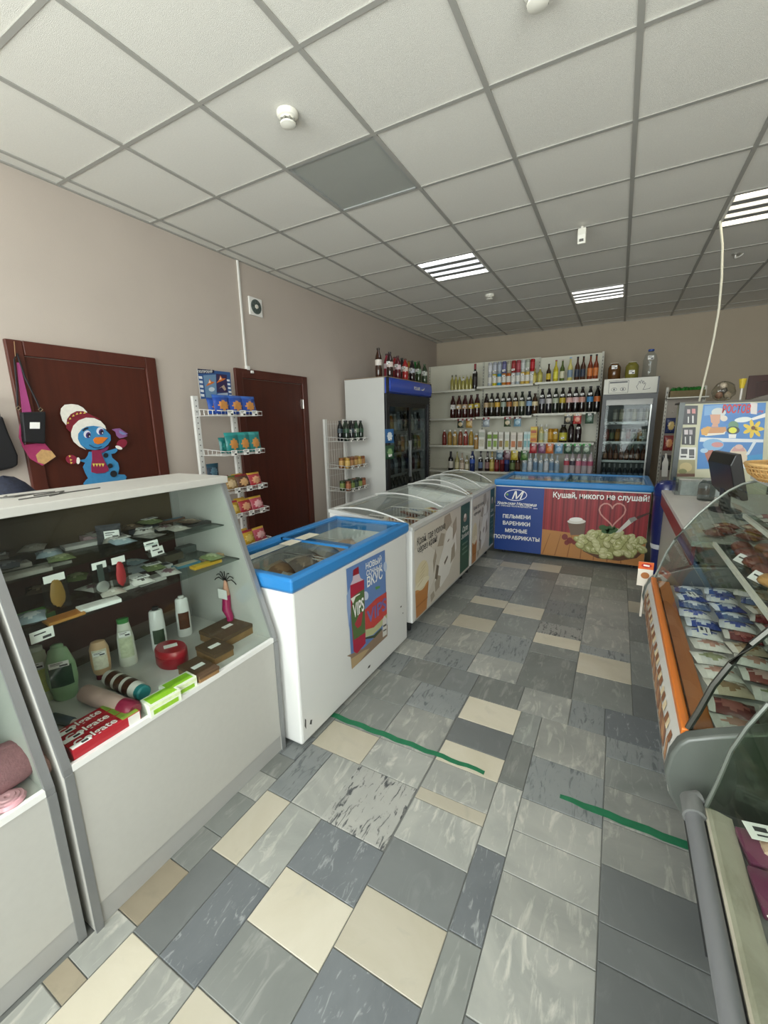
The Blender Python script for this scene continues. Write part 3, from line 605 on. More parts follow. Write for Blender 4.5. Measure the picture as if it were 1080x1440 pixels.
# ---- packets on the glass shelves of the first showcase
def flat(u, v, z, w_, d_, h_, col, lab, label, rz=62, art=None, name='flat_packet', price=None, cat='packet', band=None):
    p = Zp(u, v, z); p.x = max(1.872 - .552 + d_ * .5, min(p.x, (1.872 - .172 if z < 1 else 1.872 - .252) - d_ * .55)); p.y = min(max(p.y, .47 + w_ / 2), 1.28 - w_ / 2)
    return carton(p, w_, d_, h_, col, art, None, label, 'packets on the showcase glass shelves', rz=R(rz), name=name, cat=cat, topart=lab, price=price)
ZM, ZU = .946, 1.096
for a in [
    (40, 872, ZM, .12, .075, .018, '#355c33', '#5fae46', 'green and black towel pack on the lower glass shelf', 88),
    (100, 873, ZM, .10, .055, .008, '#b07b3a', '#a5682a', 'amber brown envelope pack beside the green towel pack', 86),
    (140, 852, ZM, .12, .05, .012, '#e7e6e1', '#dcdad4', 'white soft packet with grey print on the lower shelf edge', 80),
    (178, 825, ZM, .13, .08, .028, '#d8d5ce', '#ecebe6', 'thick white napkin pack with brown print', 84),
    (212, 818, ZM, .10, .05, .016, '#bdbab4', '#8a8884', 'grey printed stocking pack on the lower shelf', 86),
    (228, 800, ZM, .07, .05, .018, '#c9c8c6', '#52565c', 'dark topped small box on the lower shelf', 85),
    (190, 804, ZM, .09, .05, .022, '#9aa0a6', '#d5d6d6', 'pale grey medicine box behind the napkin pack', 85),
    (240, 787, ZM, .09, .06, .03, '#56503f', '#3e3b31', 'olive brown soap box at the shelf back', 88),
    (262, 795, ZM, .11, .045, .010, '#4a7f92', '#c6bda6', 'thin blue and cream razor pack', 84),
    (290, 795, ZM, .13, .04, .012, '#c99d2c', '#d8b93a', 'long yellow battery pack at the shelf end', 84),
    (305, 782, ZM, .10, .04, .010, '#c0a37a', '#b18a5a', 'tan hose pack behind the yellow battery pack', 84),
    (262, 776, ZM, .08, .05, .03, '#58605c', '#47504d', 'grey green boxed bulb near the shelf back', 88),
    (115, 768, ZU, .12, .06, .012, '#dbd8d2', '#e6e4df', 'white glove packet lying on the upper glass shelf', 80),
    (152, 758, ZU, .12, .06, .010, '#e9e8e4', '#e2e0da', 'creased white paper packet on the upper glass shelf', 78),
    (100, 752, ZU, .09, .05, .022, '#b79a9c', '#d9cdc9', 'pinkish rounded sock pack at the upper shelf back', 80),
    (205, 748, ZU, .11, .06, .020, '#4b525c', '#56606e', 'blue grey cloth pack on the upper glass shelf', 84),
    (255, 742, ZU, .13, .03, .012, '#2f2d2c', '#403b39', 'long black toothbrush pack on the upper shelf', 84),
    (280, 738, ZU, .13, .03, .012, '#3a3836', '#2c2a29', 'dark comb pack along the upper shelf edge', 84),
    (258, 728, ZU, .12, .03, .012, '#7a5a48', '#4f7f9a', 'orange and blue toothbrush pack at the upper shelf back', 84),
    (40, 810, ZU, .13, .05, .012, '#8d8b82', '#9b998f', 'clear blister pack of brushes on the upper shelf', 84),
    (15, 800, ZU, .10, .05, .014, '#a3a097', '#8f8d83', 'clear blister pack of sponges on the upper shelf', 84),
    (75, 795, ZU, .09, .05, .010, '#7a7a70', '#89887e', 'clear blister pack of hair clips on the upper shelf', 84),
]: flat(*a)
p = Zp(146, 748, ZU); packet((1.46, .87, ZU), .085, .075, .05, ('#4a4a4c', '#3e3e40', '#55555a'), 'dark grey cloth bag slumped on the upper shelf', 'packets on the showcase glass shelves', rz=R(60), price=(.01, .02, .05, .035), name='cloth_bag', cat='bag')
for (y, z0, r_) in ((.935, 1.075, 0), (.955, 1.045, .12)):
    B(Matrix.Translation((1.872 - .2495, y, z0)) @ Matrix.Rotation(R(90) + r_, 4, 'Z') @ Matrix.Rotation(R(-12), 4, 'X')).box(-.028, .028, -.001, 0, 0, .032).box(-.02, .01, -.0015, -.001, .02, .024, 1).box(.0, .022, -.0015, -.001, .005, .013, 1).build('price_tag', [tagw, ink], sc1)
B(Matrix.Translation((1.872 - .168, .515, .915)) @ Matrix.Rotation(R(90), 4, 'Z')).box(-.03, .03, -.001, 0, 0, .035).box(-.02, .01, -.0015, -.001, .022, .026, 1).box(.0, .022, -.0015, -.001, .005, .013, 1).build('price_tag', [tagw, ink], sc1)
# blister packs hanging from the upper shelf edge
hgx = 1.872 - .246
for (y, w_, ccol, icol, lb) in ((.60, .07, '#a9a59a', '#8a6a2c', 'clear hanging pack with an amber brush inside'), (.735, .055, '#8b8f8a', '#39443f', 'clear hanging pack with a round grey watch'), (.80, .055, '#a5a096', '#a3272c', 'clear hanging pack with a red glove and price card')):
    t = thing('blister_pack', lb, 'packet', (hgx, y, 1.0), 'packs hanging from the upper glass shelf')
    B().box(hgx, hgx + .004, y - w_ / 2, y + w_ / 2, .965, 1.086).build('backing', glass('#d9dad4', .12, .15), t)
    if 'watch' in lb:
        B(Matrix.Translation((hgx + .005, y, .995)) @ Matrix.Rotation(R(90), 4, 'Y')).lathe([(.02, 0), (.02, .006), (.015, .008)], n=18).build('watch_case', C('#b9bcb8', .3, .7), t, True)
        B().box(hgx + .004, hgx + .009, y - .009, y + .009, 1.014, 1.075).build('strap', C(icol, .5), t)
    else:
        B().blob((hgx + .008, y, 1.02), (.006, w_ * .3, .045), 10, 8, .1, 3).build('contents', C(icol, .5, var=.2), t, True)
    B().box(hgx + .0045, hgx + .0055, y - w_ * .42, y + w_ * .42, 1.06, 1.084).build('price_tag', tagw, t)
# ---- second showcase
def knit(c, r, col, seed, name, label, parts):
    t = thing(name, label, 'hat', (c[0], c[1], c[2]))
    B().blob((c[0], c[1], c[2] + r[2] * .92), r, 22, 14, .035, seed, flat=r[2] * .92).build('crown', C(col, .95, var=.25, scale=90, bump=1.0), t, True)
    for nm, cc, rr, hx in parts: B().blob(cc, rr, 14, 10, .05, seed + 1).build(nm, C(hx, .95, var=.2, scale=90, bump=1.0), t, True)
dz2 = .545
q = Zp(25, 1100, dz2)
knit((q.x - .03, q.y - .02, dz2), (.085, .11, .055), '#9b6b70', 5, 'knitted_hat', 'dusty pink knitted hat lying in the showcase',
     [('cuff', (q.x + .035, q.y + .055, dz2 + .03), (.03, .03, .03), '#b9978d'), ('blue_stitch', (q.x - .005, q.y + .085, dz2 + .07), (.008, .008, .008), '#3f3c78')])
t = thing('rosette', 'pale pink rosette beside the knitted hat', 'ornament', (q.x + .07, q.y - .04, dz2))
for k in range(3): B().tube([(q.x + .07 + (.03 - .009 * k) * math.cos(a), q.y - .045 + (.03 - .009 * k) * math.sin(a), dz2 + .012 + .004 * k) for a in [2 * math.pi * i / 14 for i in range(14)]], .009, 6, closed=True).build('petal', C('#d9a3ab', .7), t, True)
t = thing('mesh_sleeve', 'tall black mesh sleeve standing in the second showcase', 'sleeve', (1.66, .16, dz2))
B().lathe([(.045, 0), (.05, .1), (.046, .22), (.03, .3)], (1.66, .16, dz2), 14).build('sleeve', C('#2a2a2c', .6, var=.5, scale=60), t, True)
for k in range(6): B().lathe([(.052, .03 + k * .035), (.052, .04 + k * .035)], (1.66, .16, dz2), 14, capb=False, capt=False).build('band', C('#8d8a86', .5), t)

# ------------------------------------------------------------------ chest freezers
white = C('#e0e0dd', 0.3, var=.03, scale=4, coat=.2); blue = C('#2f7fc0', 0.3, var=.05, coat=.2); greyw = C('#cfd0cd', .35, .2, var=.03); wirem = C('#dad9d4', .35, .3, var=.02); linerm = C('#c9ccca', .4, var=.04)
def M_front(dirn, x, y, w_):
    """local frame: front faces -y, x runs to the viewer's right; placed so that local (0,0) is the middle of the front edge"""
    return Matrix.Translation((x, y, 0)) @ Matrix.Rotation({'-y': 0, '+x': R(90), '-x': R(-90)}[dirn], 4, 'Z')
def chest(t, M, W, D, H, rim, z0=.05, liner=linerm, rimh=.07, rw=.035, body=white):
    h = W / 2; th = .055; zt = H - rimh
    b = B(M); b.box(-h, h, 0, th, z0, zt).box(-h, h, D - th, D, z0, zt).box(-h, -h + th, th, D - th, z0, zt).box(h - th, h, th, D - th, z0, zt).box(-h + th, h - th, th, D - th, z0, .34)
    # one shell with a cavity
    b = B(M); o = [(-h, 0), (h, 0), (h, D), (-h, D)]; i_ = [(-h + th, th), (h - th, th), (h - th, D - th), (-h + th, D - th)]
    v = [(x, y, z0) for x, y in o] + [(x, y, zt) for x, y in o] + [(x, y, zt) for x, y in i_] + [(x, y, .36) for x, y in i_]
    f = [(3, 2, 1, 0)] + [(k, (k + 1) % 4, 4 + (k + 1) % 4, 4 + k) for k in range(4)] + [(4 + k, 4 + (k + 1) % 4, 8 + (k + 1) % 4, 8 + k) for k in range(4)] + [(8 + k, 8 + (k + 1) % 4, 12 + (k + 1) % 4, 12 + k) for k in range(4)] + [(12, 13, 14, 15)]
    b.v = v; b.f = [list(q) for q in f]; b.m = [0] * len(f); b.build('cabinet', body, t, bevel=.012)
    # rim ring: outer lip a little proud, inner ledge
    def ring(e, z): return [(-h - e, -e, z), (h + e, -e, z), (h + e, D + e, z), (-h - e, D + e, z)]
    lv = [ring(.002, zt - .002), ring(.014, zt + .012), ring(.014, H - .012), ring(.004, H), ring(-rw, H), ring(-rw - .012, H - .03), ring(-th, zt - .002)]
    rb = B(M); rb.v = [q for l in lv for q in l]
    for a in range(len(lv) - 1):
        for k in range(4): rb.f.append([a * 4 + k, a * 4 + (k + 1) % 4, a * 4 + 4 + (k + 1) % 4, a * 4 + 4 + k]); rb.m.append(0)
    rb.build('rim', rim, t, bevel=.008)
    for sx in (-1, 1):
        for yy in (.09, D - .09):
            B(M).box(sx * (h - .1) - .012, sx * (h - .1) + .012, yy - .02, yy + .02, .03, z0).lathe([(.022, 0), (.022, .04)], (sx * (h - .1), yy, 0), 10).build('caster', C('#26272a', .5), t)
def sliding_lids(t, M, W, D, H, frame, rw=.035):
    h = W / 2 - rw - .004; y0, y1 = rw + .004, D - rw - .004
    for k, (a, b_, z) in enumerate(((-h, .05, H - .03), (-.05, h, H - .016))):
        l = B(M).box(a + .012, b_ - .012, y0 + .012, y1 - .012, z, z + .005).build('glass_lid', clear, t)
        fr = B(M).box(a, b_, y0, y0 + .014, z - .003, z + .009).box(a, b_, y1 - .014, y1, z - .003, z + .009).box(a, a + .016, y0, y1, z - .003, z + .009).box(b_ - .016, b_, y0, y1, z - .003, z + .009)
        fr.build('lid_frame', frame, l)
def wire_basket(M, x0, x1, y0, y1, z0, z1, label, step=.03, name='wire_basket', group='wire baskets in the freezers', r=.002):
    c = M @ Vector(((x0 + x1) / 2, (y0 + y1) / 2, z0)); t = thing(name, label, 'basket', c, group)
    b = B(M)
    for z, rr in ((z1, r * 1.6), (z0, r * 1.3), ((z0 + z1) / 2, r)): b.tube([(x0, y0, z), (x1, y0, z), (x1, y1, z), (x0, y1, z)], rr, 5, closed=True)
    n = max(2, int((x1 - x0) / step)); m = max(2, int((y1 - y0) / step))
    for i in range(n + 1):
        x = x0 + (x1 - x0) * i / n; b.tube([(x, y0, z1), (x, y0, z0), (x, y1, z0), (x, y1, z1)], r, 4)
    for j in range(1, m):
        y = y0 + (y1 - y0) * j / m; b.tube([(x0, y, z1), (x0, y, z0), (x1, y, z0), (x1, y, z1)], r, 4)
    b.build('wires', wirem, t); return t
def goods(M, spots, cols, w_, h_, t_, label, group, name='frozen_bag', cat='bag', tilt=R(-70)):
    for i, (x, y, z, a) in enumerate(spots):
        p = M @ Vector((x, y, z)); rz = M.to_euler().z + a
        packet(p, w_, h_, t_, cols[i % len(cols)][0], cols[i % len(cols)][1] + label, group, rz=rz, rx=tilt, name=name, cat=cat)

# --- white freezer with the drink advert
t = thing('chest_freezer', 'white chest freezer with blue rim and a juice drink poster', 'freezer', (1.66, 1.91, 0)); F1 = t
M1 = M_front('+x', 1.958, 1.915, 0)
chest(t, M1, 1.17, .585, .872, blue, z0=.018); sliding_lids(t, M1, 1.17, .585, .872, blue)
B(M1).box(-.56, -.02, .44, .50, .842, .8425).build('paper_strip', C('#e4e3dc', .5, var=.15, scale=50), t)
B(M1).box(-.16, .12, .38, .46, .8625, .863).build('paper_strip', C('#e6e2cf', .5, var=.2, scale=50), t)
wire_basket(M1, -.50, -.12,   .08, .50, .60, .79, 'white wire basket at the counter end of the juice poster freezer')
wire_basket(M1, -.08, .28, .08, .50, .60, .79, 'white wire basket in the middle of the juice poster freezer')
goods(M1, [(-.42, .12, .66, .2), (-.38, .30, .67, -.3), (-.28, .16, .70, .5), (-.22, .31, .71, .1), (-.2, .2, .745, -.4)], [(('#8b6a4f', '#a98563', '#b9a48c'), 'brown '), (('#6d625b', '#8d7c6c', '#a39a90'), 'dark '), (('#9c9284', '#b5a58c', '#c9c2b6'), 'pale ')], .17, .16, .05, 'frozen food bag in the juice poster freezer basket', 'frozen bags at the counter end')
goods(M1, [(.0, .12, .66, .2), (.04, .30, .67, -.3), (.12, .16, .70, .5), (.18, .31, .71, .1), (.2, .18, .745, -.4)], [(('#a8a29a', '#c3b8a8', '#d3cec6'), 'greyish '), (('#b08d79', '#c9a48c', '#d8cfc5'), 'pinkish '), (('#5f5b57', '#77706a', '#8d8780'), 'black ')], .17, .16, .05, 'frozen food bag in the middle basket', 'frozen bags in the middle basket')
goods(M1, [(.40, .10, .60, .2), (.42, .27, .62, -.3), (.38, .2, .68, .3)], [(('#b9b5ae', '#8d2f2a', '#d3cec6'), 'white and red '), (('#a39a8c', '#c9b48c', '#d8cfc5'), 'cream ')], .2, .2, .06, 'frozen food bag low in the freezer', 'frozen bags low in the freezer')
PX = 1.9605
def pv(a, b_): return Xp(470 + a / 7.2, 760 + b_ / 7.2, PX)
pr = Print(lambda a, b_: pv(a, b_), (1, 0, 0))
pr.poly([(120, 290), (512, 95), (538, 965), (178, 1305)], '#5f7fb4')
pr.poly([(125, 560), (180, 420), (200, 600), (160, 760), (150, 900), (130, 700)], '#8fa6cc')
pr.poly([(128, 1170), (300, 1090), (538, 850), (538, 965), (178, 1305), (166, 1180)], '#8d7660'); pr.poly([(168, 1200), (310, 1110), (360, 1090), (250, 1235), (178, 1305)], '#b39a74')
pr.ell(318, 560, 28, 45, '#c4cbdc'); pr.ell(515, 265, 18, 50, '#b9c6dc')
pr.poly([(310, 700), (420, 590), (528, 520), (534, 780), (470, 880), (390, 950), (316, 975)], '#c2413a'); pr.poly([(316, 905), (400, 880), (480, 800), (534, 740), (534, 790), (470, 880), (390, 955), (316, 980)], '#b7b98a')
pr.poly([(310, 985), (400, 960), (475, 885), (480, 905), (410, 985), (312, 1000)], '#3c4a2a')
pr.poly([(190, 300), (245, 262), (250, 335), (188, 362)], '#8e1626'); pr.poly([(188, 362), (250, 335), (265, 380), (300, 400), (160, 455), (185, 400)], '#c9b5c0')
pr.poly([(160, 455), (300, 395), (305, 560), (316, 1040), (230, 1145), (196, 1125), (168, 760)], '#a8203c')
pr.poly([(196, 560), (302, 490), (312, 930), (196, 1010), (172, 800), (170, 700)], '#4f6b3a'); pr.poly([(205, 850), (260, 730), (290, 720), (270, 860), (235, 890)], '#a5303a')
pr.poly([(165, 590), (230, 548), (260, 535), (258, 545), (215, 572), (190, 640)], '#e9e4da'); pr.poly([(412, 470), (460, 458), (462, 480), (420, 500)], '#4f8a4a')
pr.poly([(488, 800), (505, 760), (530, 790), (530, 950), (490, 980)], '#d8d4cc'); pr.poly([(494, 860), (526, 840), (526, 860), (494, 880)], '#5a5650'); pr.poly([(494, 910), (526, 890), (526, 905), (494, 925)], '#5a5650')
po = pr.done('drink_poster', t)
wtx = C('#f1f0ec', .4, var=0)
for s_, a, b_, hh in (('НОВЫЙ', (316, 292), (474, 218), .048), ('СОЧНЫЙ', (322, 362), (480, 290), .044), ('ВКУС', (330, 475), (486, 375), .066)):
    letters(s_, pv(*a), pv(*b_), (1, 0, 0), wtx, po, height=hh, bold=.02, lift=.0025)
letters('VIPS', pv(190, 790), pv(300, 700), (1, 0, 0), wtx, po, height=.085, bold=.02, lift=.003)
letters('VIPS', pv(330, 850), pv(525, 690), (1, 0, 0), C('#6d6aa8', .4, var=0), po, height=.085, bold=.02, lift=.0025)
sd = C('#4c4b49', .7, var=.3)
for (y, z, a, b_) in ((2.40, .30, .012, .006), (2.43, .24, .006, .006), (1.96, .09, .018, .008), (1.36, .12, .006, .03), (1.40, .10, .01, .014)):
    B().prism([(y - a, z - b_ * .3), (y + a * .4, z - b_), (y + a, z + b_ * .6), (y - a * .2, z + b_)], 'x', 1.9585, 1.9592).build('scuff_mark', sd, t)

# --- ice cream freezers with curved lids
def icecream(y0, y1, label, full, arc):
    W = y1 - y0; D = .70; zf, zb = .825, .90; x = 1.968; M = M_front('+x', x, (y0 + y1) / 2, 0); h = W / 2
    t = thing('ice_cream_freezer', label, 'freezer', (x - D / 2, (y0 + y1) / 2, 0), 'ice cream freezers with curved lids')
    th = .05
    for a in (-h, h - th):
        B(M).prism([(0, .10), (D, .10), (D, zb - .02), (0, zf - .02)], 'x', a, a + th).build('end_panel', white, t, bevel=.006)
    B(M).box(-h + th, h - th, 0, th, .10, zf - .021).box(-h + th, h - th, D - th, D, .10, zb - .021).box(-h + th, h - th, th, D - th, .10, .34).build('cabinet', C('#b4b5b2', .4), t)
    # aluminium top rails
    def zt(y): return zf + (zb - zf) * y / D
    for a, b_ in ((-.008, .035), (D - .035, D + .008)): B(M).prism([(a, zt(a) - .028), (b_, zt(b_) - .028), (b_, zt(b_)), (a, zt(a))], 'x', -h - .006, h + .006).build('long_rail', greyw, t, bevel=.003)
    for a in (-h - .006, h - .03): B(M).prism([(.035, zt(.035) - .028), (D - .035, zt(D - .035) - .028), (D - .035, zt(D)), (.035, zt(.035))], 'x', a, a + .036).build('end_rail', greyw, t)
    def zc(y, up): return zt(y) + up + arc * math.sin(math.pi * min(1, max(0, (y - .03) / (D - .06)))) ** .8
    for k, (a, b_, up) in enumerate(((-h + .02, .03, .0), (-.03, h - .02, .014))):
        g_ = B(M).surf(lambda p_, q_: (a + (b_ - a) * p_, .035 + (D - .07) * q_, zc(.035 + (D - .07) * q_, up)), 1, 14).build('curved_glass_lid', clear, t, True)
        for e0 in (a, b_ - .012):
            B(M).tube([(e0 + .006, .035 + (D - .07) * q / 14, zc(.035 + (D - .07) * q / 14, up) + .002) for q in range(15)], .007, 6).build('lid_edge', greyw, g_, True)
    for k in range(3):
        a = -h + .07 + k * (W - .14) / 3
        wire_basket(M, a + .005, a + (W - .14) / 3 - .01, .07, D - .07, .58, .765, 'white wire basket inside the %s ice cream freezer' % full)
        for q in range(5):
            p = M @ Vector((a + .09 + .05 * (q % 3) + .02 * k, .10 + .085 * q, .645 + .05 * (q % 2)))
            cs = [(('#b9a08a', '#7a4a3a', '#d9d2c4'), 'tan'), (('#d6d2ca', '#8a9ab0', '#c9c4b8'), 'white'), (('#6b3b2c', '#c9a57a', '#8a5a40'), 'brown'), (('#c9b27a', '#8d3a34', '#d9cfb0'), 'yellow')][(q + k) % 4]
            packet(p, .11, .18, .04, cs[0], '%s ice cream packet in the %s ice cream freezer' % (cs[1], full), 'ice creams in the %s freezer' % full, rz=R(90 + 22 * math.sin(q * 2 + k)), rx=R(-78), name='ice_cream_packet')
    for sx in (-1, 1):
        for yy in (.08, D - .08): B(M).lathe([(.014, .07), (.014, .105)], (sx * (h - .08), yy, 0), 8).lathe([(.026, 0), (.03, .02), (.03, .05), (.02, .075)], (sx * (h - .08), yy, 0), 12, sx=.6).build('caster', C('#1f2022', .5), t, True)
    return t, M, h
def ad_panel(t, y0, y1):
    """milk-splash ice cream advert, green name panel at the far end"""
    x = 1.9690; L = y1 - y0
    P = lambda a, b_: Vector((x, y0 + a * L, .115 + b_ * .67))
    pr = Print(P, (1, 0, 0))
    pr.poly([(0, 0), (1, 0), (1, 1), (0, 1)], '#cfc8bb')
    pr.poly([(0, 0), (.07, 0), (.30, .3), (.33, .6), (.2, .75), (0, .8)], '#d9d3c8')
    pr.poly([(.30, .25), (.4, .1), (.55, .18), (.7, .45), (.68, .7), (.52, .86), (.45, .6), (.38, .45)], '#e6e3dc')
    for pts in ([(.46, .98), (.56, .99), (.6, .85), (.5, .78), (.44, .85)], [(.34, .66), (.44, .62), (.47, .76), (.4, .8)], [(.28, .36), (.33, .55), (.31, .65), (.27, .52)], [(.31, .1), (.38, .12), (.40, .25), (.34, .3), (.3, .22)], [(.58, .3), (.67, .36), (.66, .56), (.6, .5)], [(.24, .02), (.3, .06), (.28, .14), (.23, .12)], [(.62, .6), (.70, .72), (.69, .9), (.62, .82)]): pr.poly(pts, '#a59a88')
    for pts in ([(.30, .28), (.34, .24), (.37, .4), (.33, .44)], [(.47, .35), (.53, .42), (.52, .45), (.46, .39)], [(.52, .62), (.55, .64), (.55, .66), (.52, .64)]): pr.poly(pts, '#6d6252')
    pr.poly([(.02, 0), (.17, 0), (.20, .30), (.01, .30)], '#b97b3c'); pr.poly([(.02, .12), (.185, .12), (.188, .14), (.018, .14)], '#a2672f'); pr.poly([(.01, .29), (.2, .29), (.2, .33), (.01, .33)], '#c98d4a')
    pr.ell(.105, .45, .095, .17, '#ddd0ac'); pr.ell(.105, .36, .105, .05, '#e6dcbe')
    for k in range(5): pr.ell(.08 + .012 * k, .38 + .045 * k, .05, .006, '#cabb92', rot=.5)
    pr.poly([(.78, 0.02), (.985, .02), (.985, 1), (.78, 1)], '#23523c'); pr.ell(.88, .8, .04, .06, '#a08a7c'); pr.ell(.875, .83, .02, .03, '#e6e2da')
    o = pr.done('ice_cream_advert', t); blk = C('#24221f', .5, var=0)
    letters('Край, где молока', P(.035, .83), P(.47, .83), (1, 0, 0), blk, o, lift=.0035, bold=.004, hscale=1.15)
    letters('через край!', P(.04, .735), P(.33, .735), (1, 0, 0), blk, o, lift=.0035, bold=.004, hscale=1.15)
    letters('Село', P(.82, .61), P(.94, .61), (1, 0, 0), wtx, o, lift=.0035, shear=.25, hscale=1.1)
    letters('Зелёное', P(.80, .52), P(.965, .52), (1, 0, 0), wtx, o, lift=.0035, shear=.25, hscale=1.1)
    for k in range(3): letters('мороженое', P(.82, .42 - k * .07), P(.94, .42 - k * .07), (1, 0, 0), C('#9fb8a4', .5, var=0), o, lift=.0035)
    return o
I1, MI1, _ = icecream(2.565, 3.925, 'ice cream freezer with the full milk splash advert', 'nearer', .05)
ad_panel(I1, 2.60, 3.90)
I2, MI2, _ = icecream(3.955, 4.835, 'short ice cream freezer butting against the dumpling freezer', 'shorter', .095)
ad_panel(I2, 3.98, 4.99 - .16)

# --- dumpling freezer across the aisle end
t = thing('chest_freezer', 'chest freezer with blue rim and a dumpling advert', 'freezer', (2.75, 5.25, 0)); F4 = t
M4 = M_front('-y', 2.742, 4.85, 0)
chest(t, M4, 1.535, .83, .884, blue, z0=.04); sliding_lids(t, M4, 1.535, .83, .884, blue)
PY = 4.8485
def dv(a, b_): return Yp(660 + a / 4, 650 + b_ / 4, PY)
pr = Print(dv, (0, -1, 0)); BX0, BX1, SPL = 1.98, 3.505, 2.51
def ww(x, z): return Vector((x, PY, z))
pr.to3 = ww
pr.poly([(BX0, .045), (SPL, .045), (SPL, .80), (BX0, .80)], '#1f3f86')
pr.poly([(SPL, .28), (BX1, .28), (BX1, .80), (SPL, .80)], '#8e2a30')
for k in range(26):
    x = SPL + .01 + k * (BX1 - SPL - .02) / 26
    pr.poly([(x, .29), (x + .016, .29), (x + .016, .80), (x, .80)], ['#79202a', '#a03038', '#6a1a24'][k % 3], up=(k == 0))
pr.poly([(SPL, .045), (BX1, .045), (BX1, .30), (SPL, .34)], '#b07a44')
for k in range(7): pr.poly([(SPL + .01 + k * .13, .05), (SPL + .022 + k * .13, .05), (SPL + .09 + k * .11, .3), (SPL + .085 + k * .11, .3)], '#8d5c30', up=(k == 0))
pr.to3 = dv
pr.poly([(605, 430), (700, 490), (830, 520), (960, 505), (985, 470), (985, 500), (940, 540), (840, 555), (720, 540), (640, 500)], '#5b3a22')
pr.poly([(552, 335), (655, 335), (645, 410), (570, 410)], '#6b5748'); pr.ell(603, 333, 52, 14, '#d9d4cc'); pr.ell(600, 322, 38, 12, '#ece9e4')
for (a, b_, rr) in ((537, 420, 17), (565, 440, 18), (548, 452, 14), (590, 448, 15)): pr.ell(a, b_, rr, rr, '#7a2f2c', up=(a == 537))
rd = random.Random(11)
pr.ell(790, 462, 178, 62, '#98975e', n=28); pr.ell(740, 430, 110, 40, '#a3a26a'); pr.ell(870, 455, 100, 42, '#a3a26a')
dump = []
for k in range(64):
    q = rd.random(); a = 605 + 375 * rd.random(); top = 425 - 50 * math.sin(math.pi * (a - 600) / 390) + (12 if a > 860 else 0); bot = 455 + 75 * math.sin(math.pi * (a - 590) / 420) ** .6
    dump.append((a, top + (bot - top) * q))
dump.sort(key=lambda p_: p_[1])
for k, (a, b_) in enumerate(dump):
    ro = rd.uniform(-.9, .9); pr.ell(a, b_ + 3, 27, 17, '#7f7e48', n=12, rot=ro); pr.ell(a, b_, 24, 14, ['#b5b57c', '#c3c290', '#a9aa70', '#bcb98a'][k % 4], n=12, rot=ro); pr.ell(a - 4, b_ - 4, 11, 5, '#d2d0a4', n=10, rot=ro)
for (a, b_) in ((750, 365), (775, 372), (800, 368), (765, 385), (790, 388), (815, 380)): pr.ell(a, b_, 22, 14, '#35592c', up=(a == 750))
for k in range(4): pr.poly([(822 + k * 8, 395 - k * 2), (826 + k * 8, 396 - k * 2), (905 + k * 8, 322 + k * 2), (898 + k * 8, 318 + k * 2)], '#d3d0c8', up=(k == 0))
pr.poly([(895, 315), (930, 305), (945, 320), (910, 340)], '#8d8a84'); pr.poly([(940, 305), (1010, 280), (1015, 288), (945, 320)], '#4a2a26')
ha = [(805 + 74 * math.sin(q) ** 3, 285 - 4.6 * (13 * math.cos(q) - 5 * math.cos(2 * q) - 2 * math.cos(3 * q) - math.cos(4 * q))) for q in [2 * math.pi * i / 24 for i in range(24)]]
for k in range(24):
    a, b_ = ha[k], ha[(k + 1) % 24]; dx, dy = b_[0] - a[0], b_[1] - a[1]; l = math.hypot(dx, dy) + 1e-6; nx, ny = -dy / l * 4, dx / l * 4
    pr.poly([(a[0] - nx, a[1] - ny), (b_[0] - nx, b_[1] - ny), (b_[0] + nx, b_[1] + ny), (a[0] + nx, a[1] + ny)], '#c98f86', up=(k == 0))
lo = [(262 + 62 * math.cos(q), 184 + 30 * math.sin(q)) for q in [2 * math.pi * i / 28 for i in range(28)]]
for k in range(28):
    a, b_ = lo[k], lo[(k + 1) % 28]; dx, dy = b_[0] - a[0], b_[1] - a[1]; l = math.hypot(dx, dy); nx, ny = -dy / l * 2, dx / l * 2
    pr.poly([(a[0] - nx, a[1] - ny), (b_[0] - nx, b_[1] - ny), (b_[0] + nx, b_[1] + ny), (a[0] + nx, a[1] + ny)], '#e9e6f0', up=(k == 0))
pr.ell(215, 180, 7, 7, '#6f9a5a')
for (a, b_) in ((150, 240), (362, 258)): pr.poly([(a, b_), (a + 22, b_ + 1), (a + 22, b_ + 4), (a, b_ + 3)], '#e9e6f0')
po = pr.done('dumpling_advert', t); nY = (0, -1, 0); LF = .0012 + .00006 * pr.k
letters('М', dv(240, 205), dv(310, 207), nY, wtx, po, shear=.35, lift=LF, hscale=.9)
letters('Уральская Мастерица', dv(158, 232), dv(380, 248), nY, wtx, po, shear=.3, lift=LF, bold=.02, hscale=1.1)
letters('МЯСНЫЕ ПОЛУФАБРИКАТЫ', dv(180, 246), dv(352, 258), nY, wtx, po, lift=LF)
for s_, a, b_ in (('ПЕЛЬМЕНИ', (190, 310), (345, 320)), ('ВАРЕНИКИ', (190, 348), (342, 360)), ('МЯСНЫЕ', (203, 390), (326, 400)), ('ПОЛУФАБРИКАТЫ', (140, 422), (395, 446))): letters(s_, dv(*a), dv(*b_), nY, wtx, po, bold=.025, lift=LF, hscale=1.05)
letters('Кушай, никого не слушай!', dv(472, 196), dv(1012, 220), nY, wtx, po, bold=.025, lift=LF, hscale=1.15)
goods(M4, [(-.56 + .125 * i, .13 + .19 * (i % 3), .60 + .06 * (i % 2), .3 * math.sin(i)) for i in range(10)], [(('#a03038', '#d9cfc0', '#7a2028'), 'red '), (('#3a5a9a', '#e0d8c8', '#28407a'), 'blue '), (('#c9a24a', '#8d3a34', '#b8923a'), 'yellow ')], .2, .22, .06, 'dumpling bag in the dumpling advert freezer', 'dumpling bags in the freezer')

